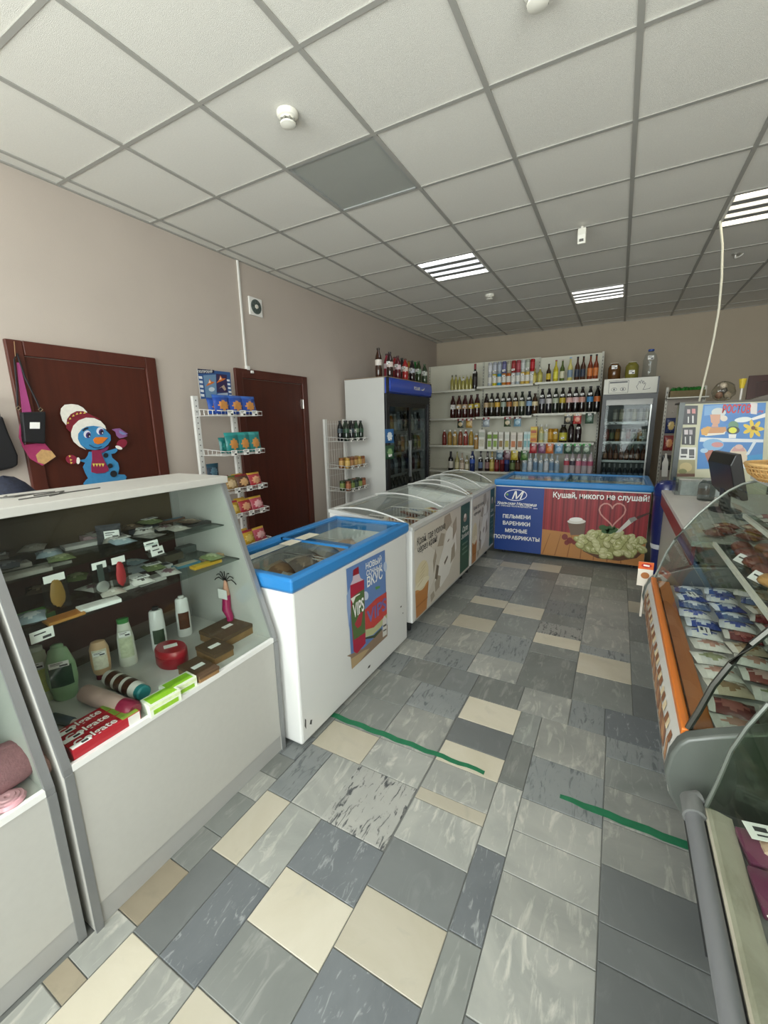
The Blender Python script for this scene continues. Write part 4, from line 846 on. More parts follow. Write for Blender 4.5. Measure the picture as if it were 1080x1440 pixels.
# ------------------------------------------------------------------ drinks shelving on the back wall
shw = C('#dedccb', 0.5, var=.03); shf = C('#d9d8cc', .45, var=.03); upm = C('#9c9a92', .4, .3); blackm = C('#151618', .4)
GB, GF = 7.56, 7.12                      # back panel, shelf front
gon = thing('drinks_shelving', 'tall cream shelving full of drinks along the back wall', 'shelving', (1.45, 7.4, 0))
SEC = [(.02, 1.03, 2.545, [2.075, 1.605, 1.14, .69, .2]), (1.03, 1.955, 2.545, [2.105, 1.615, 1.065, .70, .2]), (1.955, 2.875, 2.53, [2.115, 1.64, 1.19, .70, .2])]
SEC[1][3][2] = 1.075
for (x0, x1, zt_, zs) in SEC:
    B().box(x0 + .016, x1 - .016, GB, GB + .02, .1, zt_).build('back_panel', shw, gon)
    for z in zs:
        B().box(x0 + .014, x1 - .014, GF, GB, z - .008, z).box(x0 + .014, x1 - .014, GF - .006, GF + .002, z - .03, z + .001).build('shelf', shf, gon)
    B().box(x0 + .014, x1 - .014, GF + .05, GB, 0, .1).build('plinth', upm, gon)
for x in (.02, 1.03, 1.955, 2.875):
    u = B().box(x - .015, x + .015, GB - .012, GB + .02, 0, 2.545)
    for k in range(46): u.box(x - .004, x + .004, GB - .0135, GB - .012, .2 + k * .05, .225 + k * .05, 1)
    u.build('upright', [C('#c9c7b9', .45), C('#2a2a28', .6)], gon)
def SH(sec, lev): return SEC[sec][3][lev]
def xat(u, v, y): return Yp(u, v, y).x
TAGP = (.05, .032)
def row(items, lev, group, y=None):
    """items: (u, v, kind, h, r, body, label, cap, words, price)"""
    for it in items:
        u, v, kind, h, r, body, lab, cap, words, price = it[:10]
        yy = (y or GF + .07); x = xat(u, v, yy)
        sec = 0 if x < 1.03 else 1 if x < 1.955 else 2
        x = max(x, SEC[0][0] + .05)
        gl = len(it) > 10 and it[10]
        bottle((x, yy, SH(sec, lev)), kind, round(h * 1.13, 3), round(r * 1.08, 4), body, lab, cap, words, group, TAGP if price else None, gl=gl, price_z=it[11] if len(it) > 11 else .62)
G1, G2, G3, G4 = 'drinks on the top shelf', 'bottles on the second shelf', 'drinks on the third shelf', 'bottles on the fourth shelf'
row([(636 + 5.2 * i, 535, 'spirit', .225 - .012 * (i > 1), .027, '#a39a4c', None, '#55543a' if i < 2 else '#c8c4a8', 'small %s bottle on the top drinks shelf' % ('yellow dark-capped' if i < 2 else 'yellow pale-capped'), i == 3) for i in range(6)], 0, G1)
row([(668, 530, 'wine', .36, .04, '#1b1512', '#2c2320', '#8d2026', 'tall dark wine bottle with red neck on the top shelf', True)], 0, G1)
cc = ['#c9ccd2', '#d8c832', '#3f9fc9', '#d08a3a', '#c9682e', '#d9d9d6', '#b8c4c9', '#d9b85a', '#e0c060', '#c9ccd2']; ct2 = ['#d5d6da', '#b9bdc6', '#aeb6c2', '#6a6a94', '#b8b4a0', '#a33a3a', '#b05058', '#c9ccc9', '#b9c0b0', '#b8242a']
cn = ['silver', 'yellow', 'sky blue', 'amber', 'orange', 'white', 'grey blue', 'golden', 'pale gold', 'silver']; cn2 = ['silver white', 'steel', 'blue grey', 'violet', 'khaki', 'red', 'rose', 'pale', 'sage', 'bright red']
for i in range(10):
    x = xat(689 + 6.55 * i, 535, GF + .06); sec = 1 if x < 1.955 else 2
    a = bottle((x, GF + .06, SH(1, 0)), 'can', .186, .035, cc[i], '#dcdad2', None, '%s drink can in the lower row of the top shelf cans' % cn[i], 'cans stacked on the top shelf', TAGP if i % 2 else None, price_z=.7)
    bottle((x, GF + .06, SH(1, 0) + .186), 'can', .186, .035, ct2[i], ct2[i], None, '%s drink can stacked in the upper row of cans' % cn2[i], 'cans stacked on the top shelf', TAGP if i in (1, 3, 5, 8) else None, price_z=.15)
row([(751, 535, 'spirit', .2, .036, '#a5983e', '#c3b45a', '#8a7a30', 'squat olive yellow bottle next to the cans', False), (759, 535, 'spirit', .2, .036, '#a8a04a', '#b9b25e', '#d8d6c8', 'squat yellow bottle with pale cap next to the cans', False),
     (771, 534, 'beer', .24, .032, '#3a2714', '#c9b02e', '#2a2018', 'brown bottle with yellow label on the top shelf', False), (781, 533, 'beer', .28, .034, '#c2b32a', '#d8d04a', '#a33c2e', 'lemon yellow bottle with red cap on the top shelf', False),
     (790, 533, 'beer', .28, .032, '#4f5f26', '#d3cfb4', '#c9b8a8', 'green glass bottle with pale label on the top shelf', False), (801, 532, 'beer', .3, .034, '#c9bf72', '#7d8fa0', '#8fb0d8', 'pale bottle with blue cap on the top shelf', False),
     (811, 531, 'beer', .3, .034, '#4a2c1c', '#2d3648', '#1d1d1d', 'brown beer bottle with navy label on the top shelf', False), (819, 531, 'beer', .3, .034, '#4a2c1c', '#2d3648', '#1d1d1d', 'brown beer bottle with navy label on the top shelf', False),
     (829, 530, 'beer', .31, .034, '#7a3418', '#c9763a', '#1d1d1d', 'amber beer bottle with orange label on the top shelf', False), (837, 530, 'beer', .31, .034, '#7a3418', '#c9763a', '#1d1d1d', 'amber beer bottle with orange label on the top shelf', False)], 0, G1)
row([(637 + 8.5 * i, 575, 'pet', .335, .045, '#3a1512', ['#d8d4d0', '#b9a07a', '#b89a78', '#c0a83a', '#b8a23a'][i], '#3a1512', 'maroon plastic bottle with %s label on the second shelf' % ['silver', 'tan', 'tan', 'gold', 'gold'][i], True, False, .45) for i in range(5)], 1, G2)
r2 = [(684, '#241410', '#b9a07a', 'brown', 'tan'), (691.5, '#1d1a12', '#8a7a4a', 'black', 'olive'), (699.5, '#1c130a', '#d0a43a', 'black', 'gold'), (708, '#20261a', '#9aa89a', 'dark green', 'grey green'), (716, '#201a14', '#a36a3a', 'black', 'copper'), (725, '#251a10', '#c2a86a', 'dark brown', 'gold'), (734, '#20281c', '#b8b48a', 'dark green', 'cream'),
      (744, '#1a1f26', '#7fa0c0', 'black', 'pale blue'), (752, '#3a2614', '#d8c8a0', 'brown', 'beige'), (762, '#1a1416', '#8a8a92', 'black', 'grey'), (771.5, '#1d1a20', '#c9c4c0', 'black', 'silver'), (781, '#161c14', '#a8b09a', 'dark green', 'grey green'), (790.5, '#1a1810', '#b9a332', 'black', 'mustard'), (800, '#241414', '#d0a8a0', 'dark brown', 'pink'), (809, '#1c1414', '#d8b8b8', 'black', 'pink'), (818, '#201410', '#c09080', 'dark brown', 'dusty rose'), (829, '#14120f', '#3f7fae', 'black', 'blue'), (839, '#14100c', '#b8622a', 'black', 'orange')]
row([(u, 570, 'pet', .335 if i not in (8,) else .28, .042, bc, lc, bc if i < 16 else '#121212', '%s plastic beer bottle with %s label on the second shelf' % (bn, ln), i not in (0, 8, 17), False, .66) for i, (u, bc, lc, bn, ln) in enumerate(r2)], 1, G2)
jc = ['#7a2f26', '#a8843a', '#a88a4a', '#8a4a30', '#8a3a30', '#a8883a', '#a88248']; jn = ['tomato red', 'pear', 'pear', 'peach', 'red berry', 'apple', 'apple']
row([(625 + 7.5 * i, 615, 'juice', .235, .036, jc[i], jc[i], '#e6e4dc', '%s coloured juice bottle with white cap on the third shelf' % jn[i], i in (2, 4, 6)) for i in range(7)], 2, G3)
ca = [(678, .1, .30, '#e4e2d8', '#c9c4b0', '#b8bcae', 'large white milk carton with grey print'), (689, .068, .26, '#e6e6da', '#8aa84a', '#7a9a3a', 'white juice carton with leaf green print'), (697, .068, .26, '#e6e6da', '#8aa84a', '#7a9a3a', 'white juice carton with leaf green print'), (705, .068, .26, '#e8e6dc', '#9a7a4a', '#d0ccc0', 'white carton with a brown nut print'), (713.5, .068, .26, '#e8e6dc', '#b8b060', '#d0d4c8', 'white carton with a pale yellow print'), (722.5, .078, .25, '#e8e0d2', '#c97a4a', '#d9d0c4', 'white carton with an orange fruit print'), (732, .078, .25, '#e8e0d2', '#a87048', '#d9d0c4', 'white carton with a brown fruit print'), (739.5, .05, .26, '#d6e4e2', '#7ab0b4', '#a8d0d0', 'slim pale aqua carton'), (744.5, .05, .26, '#d6e4e2', '#7ab0b4', '#a8d0d0', 'slim pale aqua carton')]
for (u, w_, h, sd_, ar, bd, nm) in ca:
    x = xat(u, 615, GF + .06); carton((x, GF + .07, SH(1 if x < 1.955 else 2, 2)), w_ * 1.03, .075, h * 1.1 if x < 1.955 else h - .06, sd_, ar, bd, nm + ' on the third drinks shelf', G3, cap='#e6e4dc' if 'leaf' in nm else None)
x = xat(751, 612, GF + .07); carton((x, GF + .07, SH(2, 2)), .1, .08, .13, '#d89a2a', '#c9682a', '#e0b84a', 'yellow gift box under another on the third shelf', G3, name='gift_box', cat='box'); carton((x, GF + .07, SH(2, 2) + .13), .1, .08, .12, '#d8a83a', '#b8582a', '#e6d04a', 'yellow gift box stacked upon another on the third shelf', G3, name='gift_box', cat='box')
row([(761, 612, 'spirit', .25, .036, '#c4b878', '#b0b890', '#d8d8d0', 'pale yellow bottle beside the gold tins', False), (768, 612, 'spirit', .25, .034, '#c9c8a8', '#c2c4b4', '#e0e0d8', 'cloudy white bottle beside the gold tins', True),
     (774, 612, 'can', .19, .036, '#b8862a', '#c9982e', None, 'tall gold tin on the third drinks shelf', False), (781, 612, 'can', .19, .036, '#b0882a', '#c0a040', None, 'gold tin with a price card on the third shelf', True),
     (792, 610, 'juice', .24, .055, '#2a2416', '#b9b23a', '#1a1a16', 'wide dark bottle with yellow label on the third shelf', True, False, .2), (803, 610, 'pet', .29, .042, '#1c0f10', '#2a1a1a', '#5a4a48', 'dark cola bottle without a price card', False), (813, 610, 'pet', .29, .042, '#1c0f10', '#2a1a1a', '#5a4a48', 'dark cola bottle with a white price card', True, False, .62)], 2, G3)
row([(634, 640, 'wine', .3, .042, '#141214', '#c9c4b8', '#1a1a1a', 'black bottle with cream label on the fourth shelf', False), (643, 640, 'beer', .3, .036, '#9a9460', '#c9c09a', '#8a8a6a', 'pale olive bottle on the fourth shelf', False), (650, 640, 'beer', .28, .036, '#a08a72', '#c9b8a8', '#9a8a7a', 'pinkish beige bottle on the fourth shelf', True), (657, 640, 'beer', .24, .034, '#8f865a', '#d8d0b8', '#8a8a6a', 'short olive bottle on the fourth shelf', True), (664.5, 640, 'pet', .31, .044, '#22305e', '#3a5aa8', '#2a3050', 'dark blue plastic bottle on the fourth shelf', True, False, .68)], 3, G4)
r4 = [(676, 'beer', '#20181c', '#5a6a8a', 'black', 'slate blue', 1), (685.5, 'beer', '#2c1a1c', '#8a6a6a', 'dark red', 'dull pink', 1), (692, 'beer', '#a08a3a', '#c9b86a', 'olive', 'straw', 1), (699, 'beer', '#6a1f22', '#8a3a3a', 'red', 'crimson', 1), (706.5, 'pet', '#5a1a1c', '#8a2a30', 'dark red', 'scarlet', 1), (713, 'pet', '#22264a', '#3a4a8a', 'navy', 'royal blue', 1), (721, 'beer', '#2a3a1c', '#6a7a4a', 'green', 'moss', 1), (728.5, 'beer', '#3a2014', '#5a3a24', 'brown', 'dark tan', 0)]
row([(u, 645, k, .30, .037, bc, lc, bc, '%s %s with %s label on the fourth shelf' % (bn, 'glass bottle' if k == 'beer' else 'plastic bottle', ln), pz) for (u, k, bc, lc, bn, ln, pz) in r4], 3, G4)
for i in range(7):
    x = xat(738 + 7.6 * i, 648, GF + .07); sec = 1 if x < 1.955 else 2
    bottle((x, GF + .07, SH(sec, 3)), 'spirit', .335 if i % 3 else .29, .038, '#aebcc4', ['#8fa8bc', '#d0d4d8', '#6a8aa8'][i % 3], '#c9ccd0', 'clear vodka bottle with %s label on the fourth shelf' % ['pale blue', 'white', 'steel blue'][i % 3], G4, TAGP, price_z=.6)
for i, (bc, lc, nm) in enumerate((('#b8a8ac', '#b84a5a', 'red'), ('#b8b0b4', '#4a4450', 'charcoal'), ('#c0a8ae', '#d87a90', 'rose'), ('#b8b4b8', '#a86a80', 'mauve'), ('#c0b0b4', '#b85a74', 'deep pink'))):
    x = xat(797 + 8.4 * i, 645, GF + .07); bottle((x, GF + .07, SH(2, 3)), 'pet', .345, .041, bc, lc, '#d8d8d8', 'clear water bottle with %s label on the fourth shelf' % nm, G4, TAGP if i < 4 else None, price_z=.62)
# snack packets hanging from the shelf fronts
hang = [(648, 2, 0, '#2f3a2c', '#c9b48a', '#7a2024', 'dark green and red nut'), (660, 2, 0, '#a8843a', '#d0b070', '#7a2024', 'golden peanut'), (684, 2, 0, '#8f98a0', '#c0c8cc', '#8a2430', 'silver grey fish'), (714, 2, 0, '#3a4a2c', '#d8c8a8', '#8a2430', 'green and cream seed'), (728, 2, 0, '#6f98ae', '#a8c4d0', '#5a3030', 'pale blue squid'), (799, 2, 0, '#3a3a34', '#9a8a6a', '#c9c0a8', 'black and tan crisp'), (812, 2, 0, '#a8302c', '#d88a6a', '#c9b8a0', 'red crouton'), (829, 2, 0, '#2a4a34', '#5a7a64', '#203828', 'dark green chip'),
        (703, 3, 1, '#5a6f80', '#9ab0bc', '#a8b4b8', 'steel blue anchovy'), (714, 3, 1, '#6a4a50', '#9a8088', '#7a5a60', 'plum jerky'), (724, 3, 1, '#b8a030', '#d8c860', '#c9b848', 'yellow corn'), (738, 3, 1, '#3f6a34', '#7a9a5a', '#35582c', 'leaf green pistachio'), (750, 3, 1, '#a02a34', '#c95a5a', '#8a2430', 'crimson bacon'), (762, 3, 1, '#7a4a68', '#a87a98', '#6a3a58', 'purple onion'), (773, 3, 1, '#c9682a', '#e09a5a', '#b85a24', 'orange cheese'), (786, 3, 1, '#6a94b4', '#a8c4d8', '#8ab0c8', 'sky blue crab'),
        (799, 3, 1, '#2f4a3a', '#8aa08a', '#3a8a4a', 'dark green salt'), (812, 3, 1, '#4a5a50', '#a8b8a8', '#3f9a4a', 'grey green seaweed'), (825, 3, 1, '#5a6a5c', '#b0c0ac', '#3f9a4a', 'pale green dill')]
for (u, lev, hi, c1, c2, c3, nm) in hang:
    v = 588 if hi == 0 else 630
    x = xat(u, v, GF - .015); sec = 0 if x < 1.03 else 1 if x < 1.955 else 2
    zz = SEC[sec][3][lev - 1] - .012
    packet((x, GF - .022, zz - .155), .115, .155, .022, (c1, c2, c3), nm + ' snack packet hanging under the %s drinks shelf' % ('second' if hi == 0 else 'third'), 'snack packets hanging from the drinks shelves', emb=(.34, .22, .4), band=.78, price=(0, .12, .045, .028))

# ------------------------------------------------------------------ tall fridges
blk = C('#17181b', .35, var=.03); fridgew = C('#cfcfcb', .4, var=.03, scale=4); navy = C('#2a50c0', .25, var=.08, coat=.4)
def interior(t, M, x0, x1, y0, y1, z0, z1, zs, lining, shelfm):
    b = B(M).box(x0, x1, y1 - .01, y1, z0, z1).box(x0 - .01, x0, y0, y1, z0, z1).box(x1, x1 + .01, y0, y1, z0, z1).box(x0, x1, y0, y1, z0 - .01, z0).box(x0, x1, y0, y1, z1, z1 + .01)
    b.build('lining', lining, t)
    for z in zs:
        s_ = B(M)
        for k in range(9): yy = y0 + .05 + (y1 - y0 - .07) * k / 8; s_.tube([(x0, yy, z - .004), (x1, yy, z - .004)], .003, 4)
        s_.box(x0, x1, y0 + .035, y0 + .04, z - .022, z + .012); s_.build('wire_shelf', shelfm, t)
# double sliding-door fridge against the left wall, facing the aisle
FM = M_front('+x', .66, 5.33, 0); W, D, H = 1.36, .60, 2.085; h = W / 2
t = thing('double_fridge', 'tall white double-door drinks fridge with blue header', 'fridge', (.36, 5.33, 0)); DF = t
B(FM).box(-h, -h + .03, .03, D, .06, H).box(h - .03, h, .03, D, .06, H).box(-h + .03, h - .03, D - .03, D, .06, H).box(-h + .03, h - .03, .03, D - .03, 1.88, H).box(-h + .03, h - .03, .03, D - .03, .06, .2).build('cabinet', fridgew, t)
B(FM).box(-h, h, 0, .03, .0, .2).box(-h, -h + .05, 0, .03, .2, 1.9).box(h - .05, h, 0, .03, .2, 1.9).box(-h + .05, h - .05, 0, .03, 1.8, 1.9).build('front_frame', blk, t, bevel=.003)
B(FM).box(-h, -h + .03, -.03, .0, 1.9, H + .005).box(h - .03, h, -.03, 0, 1.9, H + .005).build('header_end', blk, t)
B(FM).prism([(.03, 1.90), (.0, 1.90), (-.035, 1.92), (-.05, 1.98), (-.045, 2.04), (-.02, H), (.03, H)], 'x', -h + .03, h - .03).build('header', navy, t, True)
B(FM).box(-h, h, -.02, D, H + .001, H + .012).build('top_board', C('#8a7a68', .6), t)
letters('POLAIR', FM @ Vector((.02, -.051, 1.975)), FM @ Vector((.22, -.051, 1.975)), (1, 0, 0), wtx, t, lift=.002, bold=.03)
B(FM).prism([(.24, 1.985), (.30, 1.975), (.35, 1.985), (.38, 2.02), (.34, 2.0), (.29, 1.99)], 'y', -.0535, -.0525).build('bird_emblem', wtx, t)
interior(t, FM, -h + .06, h - .06, .05, D - .04, .22, 1.79, [.55, .85, 1.14, 1.42], C('#b9bcba', .5), C('#c9c9c6', .4, .4))
for k, (a, b_, y) in enumerate(((-h + .05, .03, .012), (-.03, h - .05, .028))):
    d_ = B(FM).box(a, a + .04, y - .008, y + .008, .2, 1.8).box(b_ - .04, b_, y - .008, y + .008, .2, 1.8).box(a + .04, b_ - .04, y - .008, y + .008, .2, .25).box(a + .04, b_ - .04, y - .008, y + .008, 1.745, 1.8).build('sliding_door', blk, t)
    B(FM).box(a + .04, b_ - .04, y - .003, y + .003, .25, 1.745).build('door_glass', glass('#d3d8d8', .08), d_)
    B(FM).box((b_ - .028 if k == 0 else a + .012), (b_ - .012 if k == 0 else a + .028), y - .022, y - .008, .8, 1.3).build('handle', C('#a9abab', .3, .7), d_)
kinds = [('pet', .27, .04, '#6a5a44', '#c9b48a', '#d8d4c8', 'tan'), ('pet', .27, .04, '#8f9698', '#c4c8c8', '#c8c8c8', 'grey'), ('juice', .24, .04, '#b8762a', '#c9a04a', '#e0e0d8', 'orange'), ('pet', .27, .04, '#26262a', '#4a4a50', '#3a3a3a', 'black'), ('juice', .24, .04, '#b9b6a6', '#d0ccc0', '#e0e0d8', 'white')]
for li, z in enumerate((.55, .85, 1.14, 1.42)):
    for k in range(11):
        kd = kinds[(3 if li < 2 else (k * 2 + li) % 5) if li != 1 else (3, 1)[k % 2]]
        p = FM @ Vector((-h + .14 + k * .108, .13, z)); bottle(p, kd[0], kd[1], kd[2], kd[3], kd[4], kd[5], '%s bottle on the %s shelf inside the blue-header fridge' % (kd[6], ('lowest', 'second', 'third', 'top')[li]), 'bottles inside the blue-header fridge')
# soft drinks standing on top of it
tp = [('#3a2014', '#d8d0c8', '#2a2018', 'brown', .34), ('#2c1a16', '#c9b8b0', '#3a3030', 'dark brown', .30), ('#8a1f34', '#d8c8cc', '#4a2a30', 'crimson', .30), ('#5a1a24', '#d0b8bc', '#4a2a30', 'maroon', .28), ('#9a1c22', '#d8c4bc', '#5a2024', 'red', .29), ('#a02a2a', '#d4c0b4', '#5a3024', 'scarlet', .27), ('#1c1418', '#c4c8cc', '#2a2a2a', 'black', .30), ('#26181a', '#b8bcc4', '#2a2a2a', 'near black', .27), ('#a8742a', '#d8c89a', '#7a5a2a', 'amber', .29), ('#2a3a1c', '#8aa08a', '#3a4a2a', 'olive', .29), ('#1f6a2c', '#dcdcd4', '#2a7a34', 'bright green', .30), ('#3a4a34', '#c8ccc0', '#4a5a44', 'grey green', .27)]
for k, (bc, lc, cp, nm, hh) in enumerate(tp): bottle(FM @ Vector((-h + .06 + k * .108, .13 - .10 * (k % 2), H + .012)), 'pet', hh, .042, bc, lc, cp, '%s soda bottle standing on the blue-header fridge' % nm, 'soda bottles on top of the fridge', (.05, .035) if k % 2 else None, price_z=.5)
# two packets clipped to its corner
for (z, c1, c2, nm) in ((1.30, '#2a5a8a', '#c9d0d4', 'blue squid'), (1.10, '#2a4a34', '#7a9a6a', 'green seaweed')):
    packet((.69, 4.66, z), .13, .17, .02, (c1, c2, c1), nm + ' packet clipped to the fridge corner', 'packets clipped to the fridge corner', rz=R(60), price=(0, .03, .05, .03))
# single-door fridge at the back
FM2 = M_front('-y', 3.27, 7.0, 0); W, D, H = .67, .60, 2.08; h = W / 2
t = thing('single_fridge', 'black framed glass-door fridge with white header', 'fridge', (3.27, 7.3, 0)); SF = t
B(FM2).box(-h, -h + .03, .03, D, .05, H).box(h - .03, h, .03, D, .05, H).box(-h + .03, h - .03, D - .03, D, .05, H).box(-h + .03, h - .03, .03, D - .03, 1.86, H).box(-h + .03, h - .03, .03, D - .03, .05, .2).build('cabinet', C('#2b2c2e', .4), t)
B(FM2).prism([(.03, 1.875), (-.012, 1.875), (-.03, H + .004), (.03, H + .004)], 'x', -h + .005, h - .02).build('header', C('#d6d4c8', .4), t)
B(FM2).box(h - .02, h, -.035, .03, 1.87, H + .006).build('header_end', blk, t)
dr = B(FM2).box(-h, -h + .05, -.012, .028, .2, 1.868).box(h - .05, h, -.012, .028, .2, 1.868).box(-h + .05, h - .05, -.012, .028, 1.80, 1.868).box(-h + .05, h - .05, -.012, .028, .2, .27).build('door', blk, t)
B(FM2).box(-h + .05, h - .05, .005, .012, .27, 1.80).build('door_glass', glass('#dfe4e4', .05), dr)
B(FM2).box(-h + .05, h - .05, .002, .0045, 1.725, 1.80).build('door_decal', C('#b9bab6', .4), dr)
B(FM2).box(h - .075, h - .055, -.002, .004, .3, 1.72).build('door_edge', C('#a8aaa8', .3, .6), dr)
interior(t, FM2, -h + .045, h - .045, .04, D - .04, .22, 1.84, [.62, .93, 1.2, 1.48], C('#a9aca9', .5), C('#d0d0cc', .4, .4))
# header print
def hv(a, b_): z = b_; return FM2 @ Vector((a, -.012 - .018 * (z - 1.875) / .205, z))
pr = Print(hv, (0, -1, .08)); ikc = '#3a3a3c'
for (a, b_, c_, d_) in ((-.27, -.265, 1.89, 2.06), (-.03, -.025, 1.89, 2.06), (-.27, -.025, 1.89, 1.894), (-.27, -.025, 2.055, 2.06), (-.26, -.04, 2.025, 2.045)): pr.poly([(a, c_), (b_, c_), (b_, d_), (a, d_)], ikc, up=False)
for cx in (-.2, -.09):
    pr.ell(cx, 1.94, .036, .026, ikc); pr.ell(cx, 1.94, .031, .021, '#d6d4c8'); pr.ell(cx, 1.94, .012, .016, ikc, n=6)
hd = [(.09, 1.925), (.07, 1.97), (.085, 1.985), (.095, 2.03), (.105, 2.035), (.11, 2.0), (.118, 2.045), (.13, 2.045), (.135, 2.0), (.145, 2.035), (.155, 2.03), (.155, 1.99), (.17, 2.01), (.178, 2.0), (.165, 1.95), (.15, 1.92), (.23, 1.93), (.235, 1.945)]
for k in range(len(hd) - 1):
    a, b_ = hd[k], hd[k + 1]; dx, dy = b_[0] - a[0], b_[1] - a[1]; l = math.hypot(dx, dy); nx, ny = -dy / l * .0025, dx / l * .0025
    pr.poly([(a[0] - nx, a[1] - ny), (b_[0] - nx, b_[1] - ny), (b_[0] + nx, b_[1] + ny), (a[0] + nx, a[1] + ny)], ikc, up=False)
pr.done('header_print', t)
sfr = [(.62, [('#3a4048', '#8a9aa8', 'slate')] * 8, 'wine', .27, .03), (.93, [('#4a2418', '#a87a5a', 'amber'), ('#5a3020', '#8a5a44', 'chestnut')] * 4, 'beer', .24, .03), (1.2, [('#6a2a1c', '#8a3a2c', 'red'), ('#2a2a2c', '#5a6a4a', 'black'), ('#8a5a24', '#b8843a', 'gold'), ('#a8a49a', '#c9c4b8', 'silver')] * 2, 'can', .19, .031), (1.48, [('#a8a49a', '#c4c0b4', 'silver'), ('#b0a890', '#c9c0a4', 'champagne')] * 3, 'can', .19, .033)]
for li, (z, cs, kd, hh, rr) in enumerate(sfr):
    n = len(cs); off = .0 if n > 6 else .09
    for k, (bc, lc, nm) in enumerate(cs):
        bottle(FM2 @ Vector((-h + .09 + off + k * (W - .17 - off) / (n - 1) * .97, .11, z)), kd, hh, rr, bc, lc, '#c9c9c6', '%s %s on the %s shelf of the glass-door fridge' % (nm, 'can' if kd == 'can' else 'bottle', ('lowest', 'second', 'third', 'top')[li]), 'drinks inside the glass-door fridge')
for (a, z) in ((-.23, 1.485), (-.15, 1.485), (.22, 1.49), (-.2, 1.205), (-.05, 1.185), (.2, 1.28)): card(B(FM2), a, .07, z - .03, .06, .04).build('price_tag', [tagw, ink], t)
bottle(FM2 @ Vector((-.22, .14, H + .006)), 'jar', .235, .085, '#5a3a18', None, '#c9c4b4', 'three litre jar of dark pickles on the glass-door fridge', 'jars on the glass-door fridge', (.07, .05), price_z=.6, n=18, cat='jar')
bottle(FM2 @ Vector((.0, .14, H + .006)), 'jar', .235, .085, '#7a7432', None, '#c9c4b4', 'three litre jar of yellow-green pickles on the glass-door fridge', 'jars on the glass-door fridge', (.07, .05), price_z=.25, n=18, cat='jar')
bottle(FM2 @ Vector((.21, .14, H + .006)), 'keg', .375, .085, '#f2f7fa', None, '#2f4f9a', 'five litre clear water bottle with blue cap on the fridge', None, (.07, .05), gl=True, price_z=.62, n=18)

# ------------------------------------------------------------------ wire racks by the left wall
rackw = C('#dcdbd6', .4, var=.03)
def rack(name, label, x, y0, y1, H, baskets, group=None, depth=.30, holes=True):
    t = thing(name, label, 'rack', (x + .1, (y0 + y1) / 2, 0), group)
    for y in (y0, y1 - .045):
        b = B().box(x, x + .03, y, y + .045, 0.03, H)
        if holes:
            for k in range(int(H / .045) - 1): b.box(x + .03, x + .0305, y + .018, y + .027, .08 + k * .045, .09 + k * .045, 1)
        b.build('post', [rackw, C('#55534f', .6)], t)
    B().box(x, x + .42, y0, y0 + .04, 0, .03).box(x, x + .42, y1 - .04, y1, 0, .03).box(x, x + .02, y0 + .04, y1 - .04, .0, .04).build('foot', rackw, t)
    for z in baskets:
        b = B(); a0, a1, x0, x1 = y0 + .01, y1 + .01, x + .03, x + .03 + depth; hh = .055
        b.tube([(x0, a0, z + hh), (x1, a0, z + hh * .6), (x1, a1, z + hh * .6), (x0, a1, z + hh)], .004, 6)
        b.tube([(x0, a0, z), (x1, a0, z), (x1, a1, z), (x0, a1, z)], .003, 5)
        for k in range(13):
            yy = a0 + (a1 - a0) * k / 12; b.tube([(x0, yy, z), (x1, yy, z), (x1, yy, z + hh * .6)], .002, 4)
        for k in range(1, 6):
            xx = x0 + (x1 - x0) * k / 6
            for yy in (a0, a1): b.tube([(xx, yy, z), (xx, yy, z + hh * (1 - .4 * k / 6))], .002, 4)
        bk = b.build('wire_basket', wirem, t, True)
        for k in range(3):
            yy = a0 + (a1 - a0) * (.2 + .3 * k)
            card(B(M_front('+x', x1 + .004, yy, 0)), 0, 0, z - .005, .06, .045).build('price_tag', [tagw, ink], bk)
    return t
zb = [Xp(347, 578, .45).z - .035, Xp(341, 633, .45).z - .035, Xp(349, 684, .45).z - .035, Xp(354, 718, .45).z - .035, Xp(360, 762, .45).z - .035, .27, .09]
SR = rack('snack_rack', 'white wire snack rack between the two doors', .12, 2.325, 2.755, 1.785, zb)
GS = 'snack packets on the rack by the doors'
def rackbag(z, y, x, c, nm, w_=.13, h_=.15, t_=.05, tilt=0, rz=90, lv=''):
    packet((x, y, z + .012), w_, h_, t_, c, nm + ' packet in the %s basket of the snack rack' % lv, GS, rz=R(rz), rx=R(tilt), emb=(.3, .25, .42), band=.84)
bl = ('#24499c', '#c98a4a', '#3a66b8'); bl2 = ('#2c55a8', '#b87a48', '#274a98')
for k in range(3): rackbag(zb[0], 2.40 + k * .14, .40, bl, 'bright blue nut', .165, .15, .05, -10, lv='top')
for k in range(2): rackbag(zb[0], 2.42 + k * .14, .30, bl2, 'deep blue nut', .16, .13, .05, -8, lv='top')
te = ('#1f7a78', '#c98a4a', '#2c9490')
for k in range(3): rackbag(zb[1], 2.47 + k * .12, .40, te, 'teal nut', .145, .17, .05, -8, lv='second')
for k in range(2): rackbag(zb[1], 2.46 + k * .13, .31, ('#1c6a68', '#3a8a80', '#287a78'), 'dark teal nut', .11, .13, .05, -6, lv='second')
cb = [(('#9a7a4a', '#d0b890', '#5a6a3a'), 'tan cookie'), (('#a8303a', '#d8a07a', '#c9a03a'), 'red caramel'), (('#c9a030', '#e0c870', '#a83040'), 'yellow marmalade'), (('#b84a5a', '#e0b0b0', '#d0a840'), 'pink sweets'), (('#5a3a28', '#c9a070', '#8a2a30'), 'brown chocolate'), (('#d8b83a', '#a83a34', '#e0d080'), 'golden toffee')]
